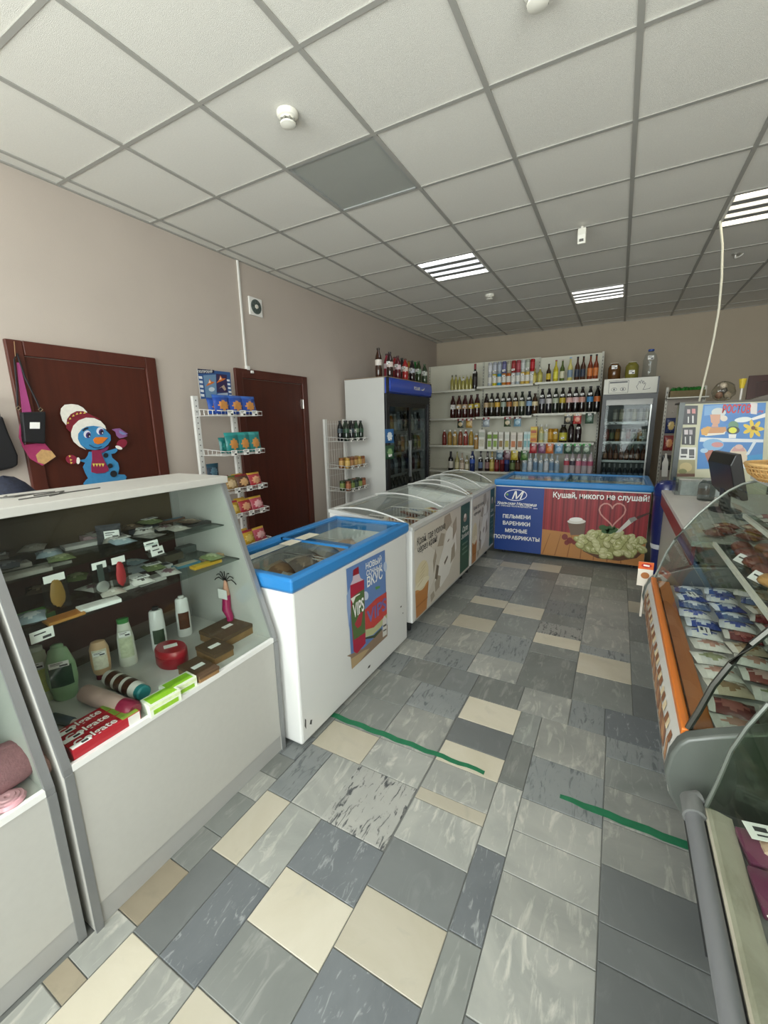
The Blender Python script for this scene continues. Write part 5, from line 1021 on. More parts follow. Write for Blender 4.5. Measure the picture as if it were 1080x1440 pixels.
for li, (z, sel) in enumerate(((zb[2], (0, 4, 1)), (zb[3], (2, 1, 3)), (zb[4], (5, 2, 3)), (zb[5], (0, 5, 4)))):
    for k in range(3):
        rackbag(z, 2.41 + k * .135, .40, cb[sel[k]][0], cb[sel[k]][1], .16, .13, .07, -20, lv=('third', 'fourth', 'fifth', 'sixth')[li])
    for k in range(2): rackbag(z, 2.44 + k * .15, .29, cb[sel[(k + 1) % 3]][0], cb[sel[(k + 1) % 3]][1] + ' gift', .12, .12, .05, -12, lv=('third', 'fourth', 'fifth', 'sixth')[li])
packet((.25, 2.36, zb[2] + .1), .12, .14, .04, ('#2c3a4a', '#5a7a8a', '#2a4a5a'), 'navy seed packet leaning at the snack rack post', GS, rz=R(90))
# header card of that rack
PXc = .165
def cv(a, b_): return Xp(270 + a / 9.6, 510 + b_ / 9.6, PXc)
pr = Print(cv, (1, 0, 0)); pr.poly([(72, 82), (515, 130), (538, 470), (120, 490)], '#33558a'); pr.poly([(72, 82), (300, 100), (300, 140), (78, 150)], '#1c2344')
pr.poly([(150, 170), (320, 160), (335, 480), (190, 480)], '#6f8fae'); pr.poly([(325, 150), (470, 165), (480, 410), (335, 400)], '#3a2f52')
for k in range(5): pr.poly([(88 + k * 7, 180 + k * 60), (135 + k * 7, 185 + k * 60), (140 + k * 7, 220 + k * 60), (95 + k * 7, 215 + k * 60)], '#e2e4e6', up=(k == 0)); pr.poly([(468 + k * 8, 225 + k * 52), (505 + k * 8, 228 + k * 52), (510 + k * 8, 255 + k * 52), (472 + k * 8, 250 + k * 52)], '#e2e4e6', up=False)
for (cx, cy) in ((245, 275), (390, 230)): pr.poly([(cx - 60, cy + 45), (cx - 20, cy - 10), (cx - 10, cy - 60), (cx + 15, cy - 20), (cx + 65, cy - 15), (cx + 30, cy + 10)], '#d8742c'); pr.poly([(cx - 25, cy + 5), (cx - 10, cy - 45), (cx + 10, cy - 5)], '#f0d0b0', up=True)
pr.ell(265, 360, 40, 30, '#c9d4dc'); pr.poly([(360, 350), (430, 300), (460, 360), (440, 380), (400, 330)], '#b8a08a'); pr.poly([(340, 420), (480, 405), (485, 440), (345, 480)], '#aebccb')
hc = pr.done('header_card', SR)
letters('ПОПРОБУЙ', cv(82, 136), cv(275, 138), (1, 0, 0), wtx, hc, lift=.002, bold=.02, hscale=1.0)
B().prism([(v_.y, v_.z) for v_ in (cv(72, 82), cv(515, 130), cv(538, 470), cv(120, 490))], 'x', PXc - .006, PXc - .0002).build('card_board', C('#b9b7b0', .6), SR)
# second rack, beside the blue-header fridge
zb2 = [Xp(495, 617, .46).z - .03, Xp(495, 656, .46).z - .03, Xp(495, 688, .46).z - .03, .42, .2]
D2 = rack('drinks_rack', 'white wire rack of bottles and cans beside the tall fridge', .12, 4.07, 4.52, 1.60, zb2, holes=False)
b = B()
for k in range(8): b.tube([(.125, 4.12 + k * .05, .1), (.125, 4.12 + k * .05, 1.58)], .002, 4)
for k in range(10): b.tube([(.125, 4.11, .15 + k * .155), (.125, 4.48, .15 + k * .155)], .002, 4)
b.build('back_grid', wirem, D2)
for k in range(8):
    c = [('#1c2a20', '#2a4a34', 'dark green'), ('#14181a', '#3a4a50', 'black'), ('#24402c', '#7a8a70', 'green')][k % 3]
    bottle((.39 - .09 * (k // 4), 4.16 + .105 * (k % 4), zb2[0] + .004), 'pet', .235, .034, c[0], c[1], '#1a1a1a', '%s half litre bottle in the top basket of the drinks rack' % c[2], 'half litre bottles in the drinks rack', (.05, .035) if k in (1, 2) else None, price_z=.4)
for k in range(10):
    c = [('#a8843a', '#c9a860', 'gold'), ('#7a4a2c', '#a87a4a', 'brown'), ('#8a5a30', '#c09a5a', 'bronze')][k % 3]
    bottle((.40 - .085 * (k // 5), 4.14 + .085 * (k % 5), zb2[1] + .004), 'can', .125, .032, c[0], c[1], None, '%s can in the middle basket of the drinks rack' % c[2], 'cans in the drinks rack')
for k in range(10):
    c = [('#7a4a30', '#a86a4a', 'copper'), ('#3a4a2c', '#7a8a4a', 'olive'), ('#202a24', '#4a5a4a', 'dark'), ('#2a3a20', '#8a9a50', 'green')][k % 4]
    bottle((.40 - .085 * (k // 5), 4.14 + .085 * (k % 5), zb2[2] + .004), 'can', .12, .032, c[0], c[1], None, '%s can in the lower basket of the drinks rack' % c[2], 'cans in the drinks rack')

# ------------------------------------------------------------------ snowman cut-out on the first door, bags hung beside it
SX = .0325
sm = thing('snowman_cutout', 'painted blue snowman cut-out in a white bobble hat on the door', 'decoration', (SX, 1.72, 1.15))
def sv(a, b_): q = Xp(80 + a / 9.818, 560 + b_ / 9.818, SX + .004); return (q.y, q.z)
LAY = [0]
def spiece(name, pts, hx, th=.004):
    LAY[0] += 1; x0 = SX + .0004 * LAY[0]
    return B().prism([sv(*p) for p in pts], 'x', x0, x0 + th).build(name, C(hx, .7, var=.12, scale=60), sm)
def sell(name, cx, cy, rx, ry, hx, rot=0, n=22):
    c, q = math.cos(rot), math.sin(rot)
    return spiece(name, [(cx + rx * math.cos(2 * math.pi * i / n) * c - ry * math.sin(2 * math.pi * i / n) * q, cy + rx * math.cos(2 * math.pi * i / n) * q + ry * math.sin(2 * math.pi * i / n) * c) for i in range(n)], hx)
sb = '#3a86b8'
spiece('bobble', [(50, 210), (60, 140), (110, 90), (200, 80), (290, 92), (360, 130), (420, 195), (300, 240), (190, 290), (130, 370), (80, 310)], '#e9e6da')
spiece('hat_band', [(130, 370), (140, 290), (190, 220), (270, 178), (360, 178), (440, 215), (520, 255), (600, 285), (420, 330), (300, 400), (220, 490), (170, 450), (130, 410)], '#7c1c2c')
for (a, b_) in ((150, 340), (180, 280), (225, 240), (275, 215), (325, 205), (380, 200)): spiece('hat_triangle', [(a - 16, b_ + 14), (a + 18, b_ + 8), (a + 2, b_ - 16)], '#d8c05a')
spiece('body', [(440, 740), (600, 740), (720, 720), (820, 690), (835, 720), (800, 760), (745, 770), (760, 820), (840, 890), (858, 970), (840, 1050), (930, 1055), (960, 1085), (940, 1140), (800, 1165), (640, 1195), (380, 1215), (365, 1180), (400, 1130), (430, 1105), (390, 1030), (360, 950), (390, 890), (320, 870), (320, 850), (390, 840), (425, 790)], sb)
spiece('head', [(280, 500), (330, 430), (420, 380), (540, 375), (620, 400), (670, 440), (735, 510), (740, 580), (700, 640), (640, 690), (520, 715), (420, 705), (330, 650), (285, 570)], sb)
spiece('hat_brim', [(195, 470), (225, 380), (300, 305), (400, 268), (510, 275), (600, 315), (660, 380), (678, 430), (600, 395), (500, 380), (410, 390), (340, 425), (290, 490), (285, 560), (320, 640), (400, 710), (310, 670), (230, 600), (197, 530)], '#eae7dc')
for (cx, cy) in ((418, 505), (595, 460)):
    sell('eye_white', cx - 5, cy - 8, 48, 52, '#dcdde4', .2); sell('iris', cx + 10, cy + 5, 34, 42, '#4a3a78', .2); sell('pupil', cx + 16, cy + 8, 20, 26, '#16141f'); sell('eye_glint', cx + 26, cy + 20, 8, 9, '#f0f0f4', n=10)
spiece('eyebrow', [(345, 445), (380, 410), (425, 402), (428, 418), (390, 432), (352, 455)], '#1d2028')
spiece('nose', [(495, 575), (525, 540), (600, 535), (695, 545), (660, 580), (620, 620), (560, 635), (515, 620)], '#e07a22')
spiece('mouth', [(440, 640), (500, 675), (560, 682), (610, 660), (612, 668), (562, 692), (498, 686), (436, 648)], '#1c4468')
spiece('scarf_end', [(475, 720), (590, 715), (620, 800), (660, 890), (700, 960), (705, 1000), (650, 1030), (540, 1040), (470, 1020), (465, 940), (480, 840)], '#8c2348')
spiece('scarf_wrap', [(590, 715), (650, 690), (710, 660), (690, 710), (640, 745), (600, 760)], '#7a2a5a')
for k in range(4): spiece('scarf_triangle', [(478 + k * 42, 900), (518 + k * 42, 902), (500 + k * 42, 945)], '#dcc75c')
for (cx, cy, r_) in ((665, 788, 32), (725, 932, 32), (772, 1043, 45)): sell('button', cx, cy, r_, r_, '#1b1d22')
sell('mitten', 190, 845, 78, 62, '#8a2038', .3); sell('mitten', 885, 625, 72, 58, '#8a2038', -.5)
sell('cuff', 280, 862, 24, 46, '#f0eee6'); sell('cuff', 842, 682, 48, 22, '#f0eee6', .4)
for (a, b_) in ((165, 800), (180, 850), (185, 890)): spiece('mitten_triangle', [(a - 14, b_ - 12), (a + 18, b_ - 2), (a - 8, b_ + 16)], '#d8c05a')
spiece('bird', [(745, 430), (800, 420), (850, 415), (900, 450), (965, 490), (930, 510), (960, 520), (900, 545), (850, 555), (810, 520), (795, 465)], '#8a5a8e'); spiece('bird_wing', [(840, 440), (900, 470), (955, 498), (890, 505), (845, 480)], '#7a86b4')

def strap(name, pts, r, col, parent): return B().tube(pts, r, 6).build(name, col, parent, True)
# small black purse on a long strap, hung on the door frame
def lv(u, v, x=.05): return Xp(u, v, x)
bk = C('#17171a', .55, var=.1); t = thing('shoulder_bag', 'small black shoulder bag hanging on the door frame', 'bag', lv(45, 625, .06), 'bags hung by the door')
pts = [lv(27, 580), lv(61, 579), lv(60, 624), lv(31, 622)]
B().prism([(p.y, p.z) for p in pts], 'x', .045, .085).build('pouch', bk, t, bevel=.006)
B().prism([(p.y, p.z) for p in (lv(38, 594), lv(52, 594), lv(52, 603), lv(38, 603))], 'x', .0853, .0865).build('price_tag', tagw, t)
strap('strap', [lv(25, 575, .06), lv(24, 545, .05), lv(20, 505, .045), lv(24, 497, .045), lv(35, 530, .05), lv(52, 565, .055), lv(58, 580, .06)], .005, bk, t)
for (u, v) in ((26, 574), (57, 576)): B().tube([lv(u, v - 3, .065), lv(u + 3, v, .065), lv(u, v + 3, .065), lv(u - 3, v, .065)], .003, 5, closed=True).build('ring', C('#b8a888', .3, .8), t, True)
B().tube([lv(20, 480, .04), lv(22, 505, .045)], .0025, 5).build('hang_cord', C('#8a6a4a', .7), t)
t = thing('child_bag', 'pink child bag with a tan front hanging under the black bag', 'bag', lv(55, 650, .04), 'bags hung by the door')
pk = C('#b03a6a', .6, var=.15, scale=40)
B().prism([(p.y, p.z) for p in (lv(30, 626, .04), lv(62, 622, .04), lv(79, 642, .04), lv(60, 655, .04), lv(42, 645, .04))], 'x', .034, .043).build('pouch', pk, t, bevel=.004)
B().prism([(p.y, p.z) for p in (lv(50, 640, .04), lv(58, 632, .04), lv(72, 634, .04), lv(78, 642, .04), lv(62, 653, .04), lv(53, 650, .04))], 'x', .0432, .0445).build('front_patch', C('#c9a06a', .7, var=.3, scale=60), t)
B().prism([(p.y, p.z) for p in (lv(24, 510, .038), lv(27, 510, .038), lv(44, 580, .038), lv(32, 582, .038))], 'x', .032, .042).build('strap', C('#a8457e', .7), t)
strap('side_strap', [lv(33, 585, .04), lv(29, 600, .04), lv(28, 615, .04), lv(34, 630, .04)], .006, pk, t)
# handbag and dotted bag by the wall
t = thing('handbag', 'black handbag hanging on the wall left of the door', 'bag', Vector((.06, 1.05, 1.18)), 'bags hung by the door')
hp = [(-30, 590), (0, 585), (9, 610), (22, 640), (22, 654), (14, 658), (-30, 668)]
B().prism([(lv(*q).y, lv(*q).z) for q in hp], 'x', .012, .09).build('pouch', bk, t, bevel=.012)
strap('handle', [lv(-22, 590, .05), lv(-18, 560, .05), lv(-6, 556, .05), lv(-1, 587, .05)], .007, bk, t)
c = Xp(8, 685, .70)
t = thing('stool', 'plain wooden stool behind the showcase', 'stool', (c.x, c.y, 0)); sz_ = c.z - .47
B().box(c.x - .17, c.x + .17, c.y - .17, c.y + .17, sz_ - .03, sz_).build('seat', wood('stool_wood', '#7a5a3a', '#96704a'), t, bevel=.005)
for a in (-1, 1):
    for b_ in (-1, 1): B().box(c.x + a * .14 - .018, c.x + a * .14 + .018, c.y + b_ * .14 - .018, c.y + b_ * .14 + .018, 0, sz_ - .03).build('leg', wood('stool_wood', '#7a5a3a', '#96704a'), t)
t = thing('backpack', 'navy dotted backpack on a stool behind the showcase', 'bag', (c.x, c.y, sz_))
B().blob((c.x, c.y, c.z - .22), (.11, .15, .27), 18, 12, .02, 4, flat=.25).build('pack', C('#1f2436', .7, var=.9, scale=70), t, True)
B().box(c.x + .09, c.x + .112, c.y - .03, c.y + .03, c.z - .08, c.z - .03).build('price_tag', tagw, t)

# ------------------------------------------------------------------ refrigerated glass cases on the right
capm = C('#565a55', .35, var=.05, coat=.2); basem = C('#b9bab6', .5, var=.05); orange = C('#d2742a', .4, var=.06)
# far case with orange rail
XF, CY0, CY1 = 3.385, 1.215, 2.49
mc = thing('meat_case', 'curved glass meat case with an orange rail', 'display case', (3.75, 1.85, 0), 'curved glass display cases')
B().box(XF + .13, XF + .68, CY0 + .03, CY1 - .03, 0, .12).build('plinth', C('#3c3d3c', .6), mc)
B().prism([(XF + .03, .46), (XF + .11, .12), (XF + .70, .12), (XF + .70, .66), (XF + .055, .66)], 'y', CY0 + .02, CY1 - .02).build('cabinet', basem, mc)
sk = [(XF + .0, .70), (XF - .014, .675), (XF - .022, .64), (XF - .024, .58), (XF - .014, .52), (XF + .03, .46), (XF + .05, .46), (XF + .05, .70)]
B().prism(sk, 'y', CY0 + .012, CY1 - .012).build('front_skirt', C('#c9c6bf', .4), mc, True)
# printed food pictures on the skirt
rp = random.Random(4); fp = B()
cols_f = ['#8a5a3a', '#b9885f', '#5a3a2c', '#d8c4a0', '#94654a', '#e0d8c8']
k = 0
for i in range(26):
    ya = CY0 + .05 + i * .045
    for (za, zb_, da, db) in ((.672, .645, -.016, -.0235), (.64, .585, -.0235, -.0255), (.58, .53, -.0255, -.0175)):
        jj = rp.uniform(-.012, .012); w1 = rp.uniform(.03, .055)
        fp.add([(XF + da, ya + jj, za), (XF + da, ya + jj + w1, za - .004), (XF + db, ya + jj + w1 * .8, zb_), (XF + db, ya + jj - .006, zb_ + .003)], [(0, 3, 2, 1)], k % 6); k += 1
fp.build('food_pictures', [C(c, .45, var=.3, scale=50) for c in cols_f], mc)
B().box(XF - .003, XF + .02, CY0 + .012, CY1 - .012, .695, .722).build('orange_bumper', orange, mc, bevel=.004)
B().box(XF + .028, XF + .075, CY0 + .03, CY1 - .03, .695, .712).build('inner_rail', C('#a8622c', .45), mc)
B().box(XF + .02, XF + .028, CY0 + .03, CY1 - .03, .66, .70).build('black_seal', blackm, mc)
B().prism([(XF + .075, .68), (XF + .66, .74), (XF + .66, .755), (XF + .075, .695)], 'y', CY0 + .03, CY1 - .03).build('display_deck', C('#c4c3bd', .5), mc)
capo = [(XF + .005, .722), (XF + .06, .752), (XF + .16, .80), (XF + .40, .83), (XF + .70, .84), (XF + .70, .46), (XF + .07, .44), (XF + .02, .485), (XF - .016, .54), (XF - .032, .60), (XF - .026, .66), (XF - .012, .70)]
for a in (CY0 - .03, CY1 - .01): B().prism(capo, 'y', a, a + .04).build('end_cap', capm, mc, True, bevel=.008, seg=3)
GP = [(0.012, .722), (.028, .775), (.05, .86), (.078, .93), (.11, .99), (.16, 1.07), (.215, 1.14), (.262, 1.19), (.31, 1.225), (.37, 1.245), (.42, 1.25)]
def gcurve(y0, y1, P_, xf, thk=.006):
    b = B(); n = len(P_); out = [(xf + d, z) for d, z in P_]
    b.surf(lambda a, c: (out[int(round(c * (n - 1)))][0], y0 + (y1 - y0) * a, out[int(round(c * (n - 1)))][1]), 1, n - 1); return b
gg = gcurve(CY0 + .02, CY1 - .01, GP, XF).build('curved_glass', glass('#eef3f0', .09), mc, True)
for a in (CY0 + .02, CY1 - .012): B().tube([(XF + d, a, z) for d, z in GP], .006 if a > 2 else .008, 6).build('glass_edge', C('#9da39c', .25, .5) if a > 2 else C('#4a4a44', .3, .5), gg, True)
for a in (CY0 + .006, CY1 - .012): B().prism([(XF + d, z) for d, z in GP] + [(XF + .66, 1.25), (XF + .66, .84), (XF + .40, .83), (XF + .16, .80), (XF + .06, .752)], 'y', a, a + .005).build('end_glass', glass('#e6ece8', .08), mc)
B().box(XF + .335, XF + .70, CY0, CY1, 1.25, 1.268).build('top_board', C('#c3c4c0', .45), mc)
B().box(XF + .68, XF + .70, CY0 + .03, CY1 - .03, .76, 1.25).build('rear_door', C('#8d918e', .5), mc)
for (x0, z, lab_) in ((.235, .93, 'a'), (.33, 1.075, 'b')):
    sh_ = B().box(XF + x0, XF + .66, CY0 + .03, CY1 - .03, z, z + .006).build('glass_shelf', clears, mc)
    B().box(XF + x0 - .008, XF + x0 + .004, CY0 + .03, CY1 - .03, z - .004, z + .014).build('shelf_strip', C('#e4e2d6', .4), sh_)
# checked paper lying on the case top
pp = thing('checked_paper', 'pale checked paper sheet draped over the meat case top', 'paper', (XF + .5, 2.0, 1.268))
B().box(XF + .34, XF + .69, 1.45, 2.47, 1.2685, 1.270).build('sheet', C('#b4b5ae', .7), pp)
for k in range(11): B().box(XF + .34, XF + .69, 1.49 + k * .09, 1.505 + k * .09, 1.2701, 1.2705).build('check_line', C('#8f9088', .7), pp)
for k in range(4): B().box(XF + .40 + k * .075, XF + .412 + k * .075, 1.45, 2.47, 1.2706, 1.2709).build('check_line', C('#8f9088', .7), pp)
# bread basket
bc_ = Vector((XF + .40, 2.18, 1.271)); t = thing('bread_basket', 'round woven wicker basket on the meat case', 'basket', bc_)
wk = C('#c9a36a', .6, var=.2, scale=60); wkd = C('#a87f48', .6, var=.2, scale=60)
B().lathe([(.06, 0), (.10, .004), (.135, .035), (.15, .07), (.145, .068), (.12, .03), (.09, .012), (.0, .01)], bc_, 30, capt=False).build('bowl', wk, t, True)
for k in range(44):
    a = 2 * math.pi * k / 44; c_, s_ = math.cos(a), math.sin(a)
    B().tube([(bc_.x + .104 * c_, bc_.y + .104 * s_, bc_.z + .006), (bc_.x + .140 * c_, bc_.y + .140 * s_, bc_.z + .036), (bc_.x + .155 * c_, bc_.y + .155 * s_, bc_.z + .07)], .0035, 4).build('wicker_rib', wkd, t)
for rr, zz in ((.123, .02), (.143, .042), (.152, .058)): B().tube([(bc_.x + rr * math.cos(2 * math.pi * k / 30), bc_.y + rr * math.sin(2 * math.pi * k / 30), bc_.z + zz) for k in range(30)], .003, 5, closed=True).build('weave_band', wk, t, True)
B().tube([(bc_.x + .153 * math.cos(2 * math.pi * k / 30), bc_.y + .153 * math.sin(2 * math.pi * k / 30), bc_.z + .073) for k in range(30)], .007, 6, closed=True).build('rim', wk, t, True)
for i, (dx, dy, r_) in enumerate(((.035, -.01, .075), (-.03, .05, .05))):
    o = B().blob((bc_.x + dx, bc_.y + dy, bc_.z + .055), (r_, r_ * .85, .045), 16, 10, .03, i, m=0).build('bread_roll', C('#9a6238', .7, var=.3, scale=30), None, True, org=(bc_.x + dx, bc_.y + dy, bc_.z + .012)); tag(o, ('large' if i == 0 else 'small') + ' brown bread roll in the wicker basket', 'bread', 'bread rolls in the basket')
# goods in the far case
def dz_at(x): return .695 + (x - XF - .075) / .585 * .06
def fpack(x, y, w_, d_, h_, cols, words, rz, group='packs on the meat case deck', z=None, price=None):
    k = ('fp', w_, d_, h_, cols, price)
    zz = (dz_at(x) + .006 if z is None else z)
    if k in PROT: return copy_at(PROT[k], (x, y, zz), rz, label=words, group=group)
    o = link('vacuum_pack', B().pillow(w_, d_, h_ * 2, ex=.32, ez=.3, ec=.5, bandz=.8, nx=7, nz=7, seed=len(PROT)).mesh('vacuum_pack', [C(c, .22, var=.25, scale=35, coat=.3) for c in cols], True))
    # lay it flat: rotate the mesh itself
    for v in o.data.vertices: x_, y_, z_ = v.co; v.co = (x_, z_ - d_ / 2, -y_ + h_ * .8)
    o.location = (x, y, zz); o.rotation_euler = (0, 0, rz); tag(o, words, 'food pack', group)
    if price: link('price_tag', B(Matrix.Translation((0, 0, h_ * 1.85)) @ Matrix.Rotation(R(-90), 4, 'X')).box(-.03, .03, -.001, 0, -.018, .018).box(-.02, .02, -.0015, -.001, -.008, -.004, 1).box(-.005, .024, -.0015, -.001, .003, .012, 1).mesh('price_tag', [tagw, ink]), o)
    PROT[k] = o; return o
SP = [(('#d6d2ca', '#b98a7a', '#c9c4bc'), 'white meat roll'), (('#8a4a44', '#c9a8a0', '#d8d4cc'), 'pale red ham'), (('#c9c6c0', '#8a8f6a', '#d8d4cc'), 'white and green cutlet'), (('#6a2a2c', '#9a5a54', '#d0ccc4'), 'dark red salami'), (('#3a4a8a', '#c9d0dc', '#d8dce4'), 'blue and white fish'), (('#5a6a8a', '#d8dce4', '#2f3f7a'), 'steel blue herring'), (('#d8d8d4', '#4a5aa0', '#c9ccd4'), 'white and blue squid'), (('#b9a890', '#8a6a4a', '#d0c8bc'), 'beige sausage')]
rg = random.Random(21)
seq = [(1.30, (0, 7, 0)), (1.395, (3, 0, 1)), (1.49, (7, 2, 3)), (1.585, (0, 1, 7)), (1.68, (2, 0, 2)), (1.775, (0, 7, 1)), (1.87, (6, 3, 1)), (1.965, (4, 6, 3)), (2.06, (6, 5, 3)), (2.155, (5, 4, 7)), (2.25, (4, 6, 5)), (2.345, (5, 4, 2))]
for (y, ids) in seq:
    for j, q in enumerate(ids):
        x = XF + .135 + j * .115; fpack(x + rg.uniform(-.008, .008), y + rg.uniform(-.008, .008), .085, .11, .016, SP[q][0], SP[q][1] + ' vacuum pack on the meat case deck', R(90 + rg.uniform(-14, 14)), price=((y, j) in ((1.395, 1), (1.775, 2), (1.87, 0), (2.25, 0))) or None)
for i, (x, y) in enumerate([(XF + .31 + .085 * (k % 3), 1.30 + .115 * (k // 3)) for k in range(30)]):
    o = 'shelf'
    kind = 0 if y > 1.95 else 1
    k2 = ('bun', kind, i % 3)
    cb_ = ['#b98a52', '#c29a66', '#a87642'] if kind else ['#6a3a2c', '#8a5a44', '#a5754a']
    if k2 not in PROT:
        ob = link('bun', B().blob((0, 0, .024), (.04, .048, .026), 14, 9, .06, i, flat=.024).mesh('bun', C(cb_[i % 3], .45, var=.25, scale=25, coat=.3), True)); PROT[k2] = ob; ob.location = (x, y, .936); ob.rotation_euler = (0, 0, i * .7)
        tag(ob, '', 'bun')
    else: ob = copy_at(PROT[k2], (x, y, .936), i * .7)
    ob['label'] = (('golden', 'pale tan', 'brown')[i % 3] + ' glazed bun on the lower glass shelf of the meat case') if kind else (('dark red', 'reddish', 'toasted')[i % 3] + ' smoked piece on the lower glass shelf of the meat case'); ob['category'] = 'bun' if kind else 'meat'; ob['group'] = 'baked and smoked goods on the case shelf'; ob.name = 'bun' if kind else 'smoked_meat'
for i in range(13):
    y = 1.29 + i * .093
    c = [(('#a06a6a', '#c9a49c', '#d0ccc0'), 'pink sliced'), (('#7a8a6a', '#b9c0a8', '#d4d4c8'), 'pale green'), (('#8a4a48', '#b98a80', '#d4cfc4'), 'red sliced')][i % 3]
    fpack(XF + .42, y, .07, .13, .012, c[0], c[1] + ' sausage pack on the upper glass shelf', R(90), 'sausage packs on the upper case shelf', z=1.083)
    if i % 2 == 0: fpack(XF + .56, y + .03, .07, .13, .012, c[0], c[1] + ' sausage pack at the rear of the upper glass shelf', R(90), 'sausage packs on the upper case shelf', z=1.083)
for (x, y) in ((XF + .30, 2.16), (XF + .30, 1.93)):
    t = thing('price_card', 'white price card standing before the %s' % ('smoked meat' if y > 2 else 'glazed buns'), 'price card', (x, y, .936)); B(Matrix.Translation((x - .035, y, .937)) @ Matrix.Rotation(R(-70), 4, 'Z') @ Matrix.Rotation(R(-40), 4, 'X')).box(-.032, .032, -.001, .001, 0, .04).box(-.02, .022, -.0016, -.001, .02, .026, 1).build('card', [tagw, ink], t)
# more packets heaped on the showcase shelves
CL = [('#8f8d86', '#b5b3ab', '#a3a19a', 'smoky clear'), ('#c9c6bf', '#8f6f78', '#dedbd4', 'white and mauve'), ('#5d6570', '#8a929c', '#474d56', 'slate'), ('#b8b3a8', '#d6d2c8', '#a09b90', 'cream'), ('#6b5a4a', '#a08a70', '#83705c', 'brown'), ('#9fb0b8', '#d5dde0', '#7f98a4', 'ice blue'), ('#d8d5ce', '#55504c', '#c4c0b8', 'white and black'), ('#7c8a5c', '#b4bf90', '#62704a', 'sage green')]
rs = random.Random(17)
for lev, (z_, xs_) in enumerate(((ZU, (1.39, 1.49, 1.56)), (ZM, (1.40, 1.52, 1.63)))):
    for r_ in range(3):
        for k in range(7):
            if rs.random() < .28: continue
            c_ = CL[(k * 3 + r_ * 2 + lev) % 8]; y_ = .53 + k * .112 + rs.uniform(-.015, .015)
            fpack(xs_[r_] + rs.uniform(-.01, .01), y_, .075, .10, .008 + .003 * ((k + r_) % 3), c_[:3], '%s plastic packet in the %s row of the %s showcase shelf' % (c_[3], ('rear', 'middle', 'front')[r_], ('upper', 'lower')[lev]), R(80 + rs.uniform(-25, 25)), 'plastic packets on the showcase shelves', z=z_ + .012 + .012 * (r_ == 0), price=((k + r_) % 5 == 0) or None)
# flyer at the far end of the case
t = thing('flyer_card', 'orange and white flyer card at the far end of the meat case', 'card', (3.37, 2.555, .64))
B().box(3.325, 3.395, 2.553, 2.556, .64, .775).box(3.355, 3.365, 2.556, 2.58, .46, .70, 0).build('card', C('#e0d6c8', .5), t)
pr = Print(lambda a, b_: Vector((a, 2.553, b_)), (0, -1, 0)); pr.poly([(3.325, .735), (3.395, .735), (3.395, .775), (3.325, .775)], '#d8622c'); pr.ell(3.362, .756, .024, .012, '#b01f24'); pr.poly([(3.348, .753), (3.376, .751), (3.376, .76), (3.348, .762)], '#f0e8e0'); pr.ell(3.36, .70, .02, .018, '#a86a3a'); pr.done('print', t)

# nearer case with grey tube bumper
NY0, NY1, NX = -.42, 1.115, 3.425
nc = thing('meat_case', 'low glass display case with a grey tube bumper', 'display case', (3.8, .35, 0), 'curved glass display cases')
B().box(NX + .14, NX + .66, NY0 + .03, NY1 - .03, 0, .12).build('plinth', C('#3c3d3c', .6), nc)
B().prism([(NX + .02, .57), (NX + .065, .3), (NX + .12, .12), (NX + .68, .12), (NX + .68, .57)], 'y', NY0 + .02, NY1 - .01).build('cabinet', C('#a3a49f', .5), nc)
B().tube([(NX - .022, NY0, .598), (NX - .022, NY1 - .04, .598)], .019, 14).build('bumper_tube', C('#77787a', .4, .2, var=.03), nc, True)
B().tube([(NX - .021, NY1 - .045, .598), (NX - .021, NY1 + .005, .60), (NX - .005, NY1 + .012, .60)], .025, 14).build('bumper_cap', C('#6c6d6b', .45), nc, True)
B().box(NX - .003, NX, NY0, NY1 - .02, .56, .60).build('black_seal', blackm, nc)
B().prism([(NX, .57), (NX, .606), (NX + .012, .612), (NX + .055, .600), (NX + .055, .57)], 'y', NY0, NY1 - .01).build('stone_trim', marble('trim_stone', '#a39c8b', '#8b8473', '#b5ae9d', .5, .7, 3, 1, 40, .6), nc)
B().box(NX + .055, NX + .66, NY0 + .02, NY1 - .02, .57, .585).build('display_deck', C('#8f918d', .5), nc)
NP = [(0.004, .612), (.018, .69), (.032, .78), (.052, .848), (.08, .918), (.125, 1.0), (.19, 1.075), (.28, 1.13), (.38, 1.15)]
gg = gcurve(NY0, NY1 - .012, NP, NX).build('curved_glass', glass('#e9efea', .06), nc, True)
B().prism([(NX + d, z) for d, z in NP] + [(NX + .66, 1.15), (NX + .66, .60)], 'y', NY1 - .014, NY1 - .008).build('end_glass', glass('#d5dcd2', .07), nc)
B().tube([(NX + d, NY1 - .011, z) for d, z in NP], .005, 6).build('glass_edge', C('#6f746c', .3, .4), nc, True)
B().box(NX + .36, NX + .68, NY0, NY1, 1.15, 1.168).build('top_board', C('#b9bab5', .45), nc)
B().box(NX + .66, NX + .68, NY0 + .02, NY1 - .02, .6, 1.15).build('rear_door', C('#7f8380', .5), nc)
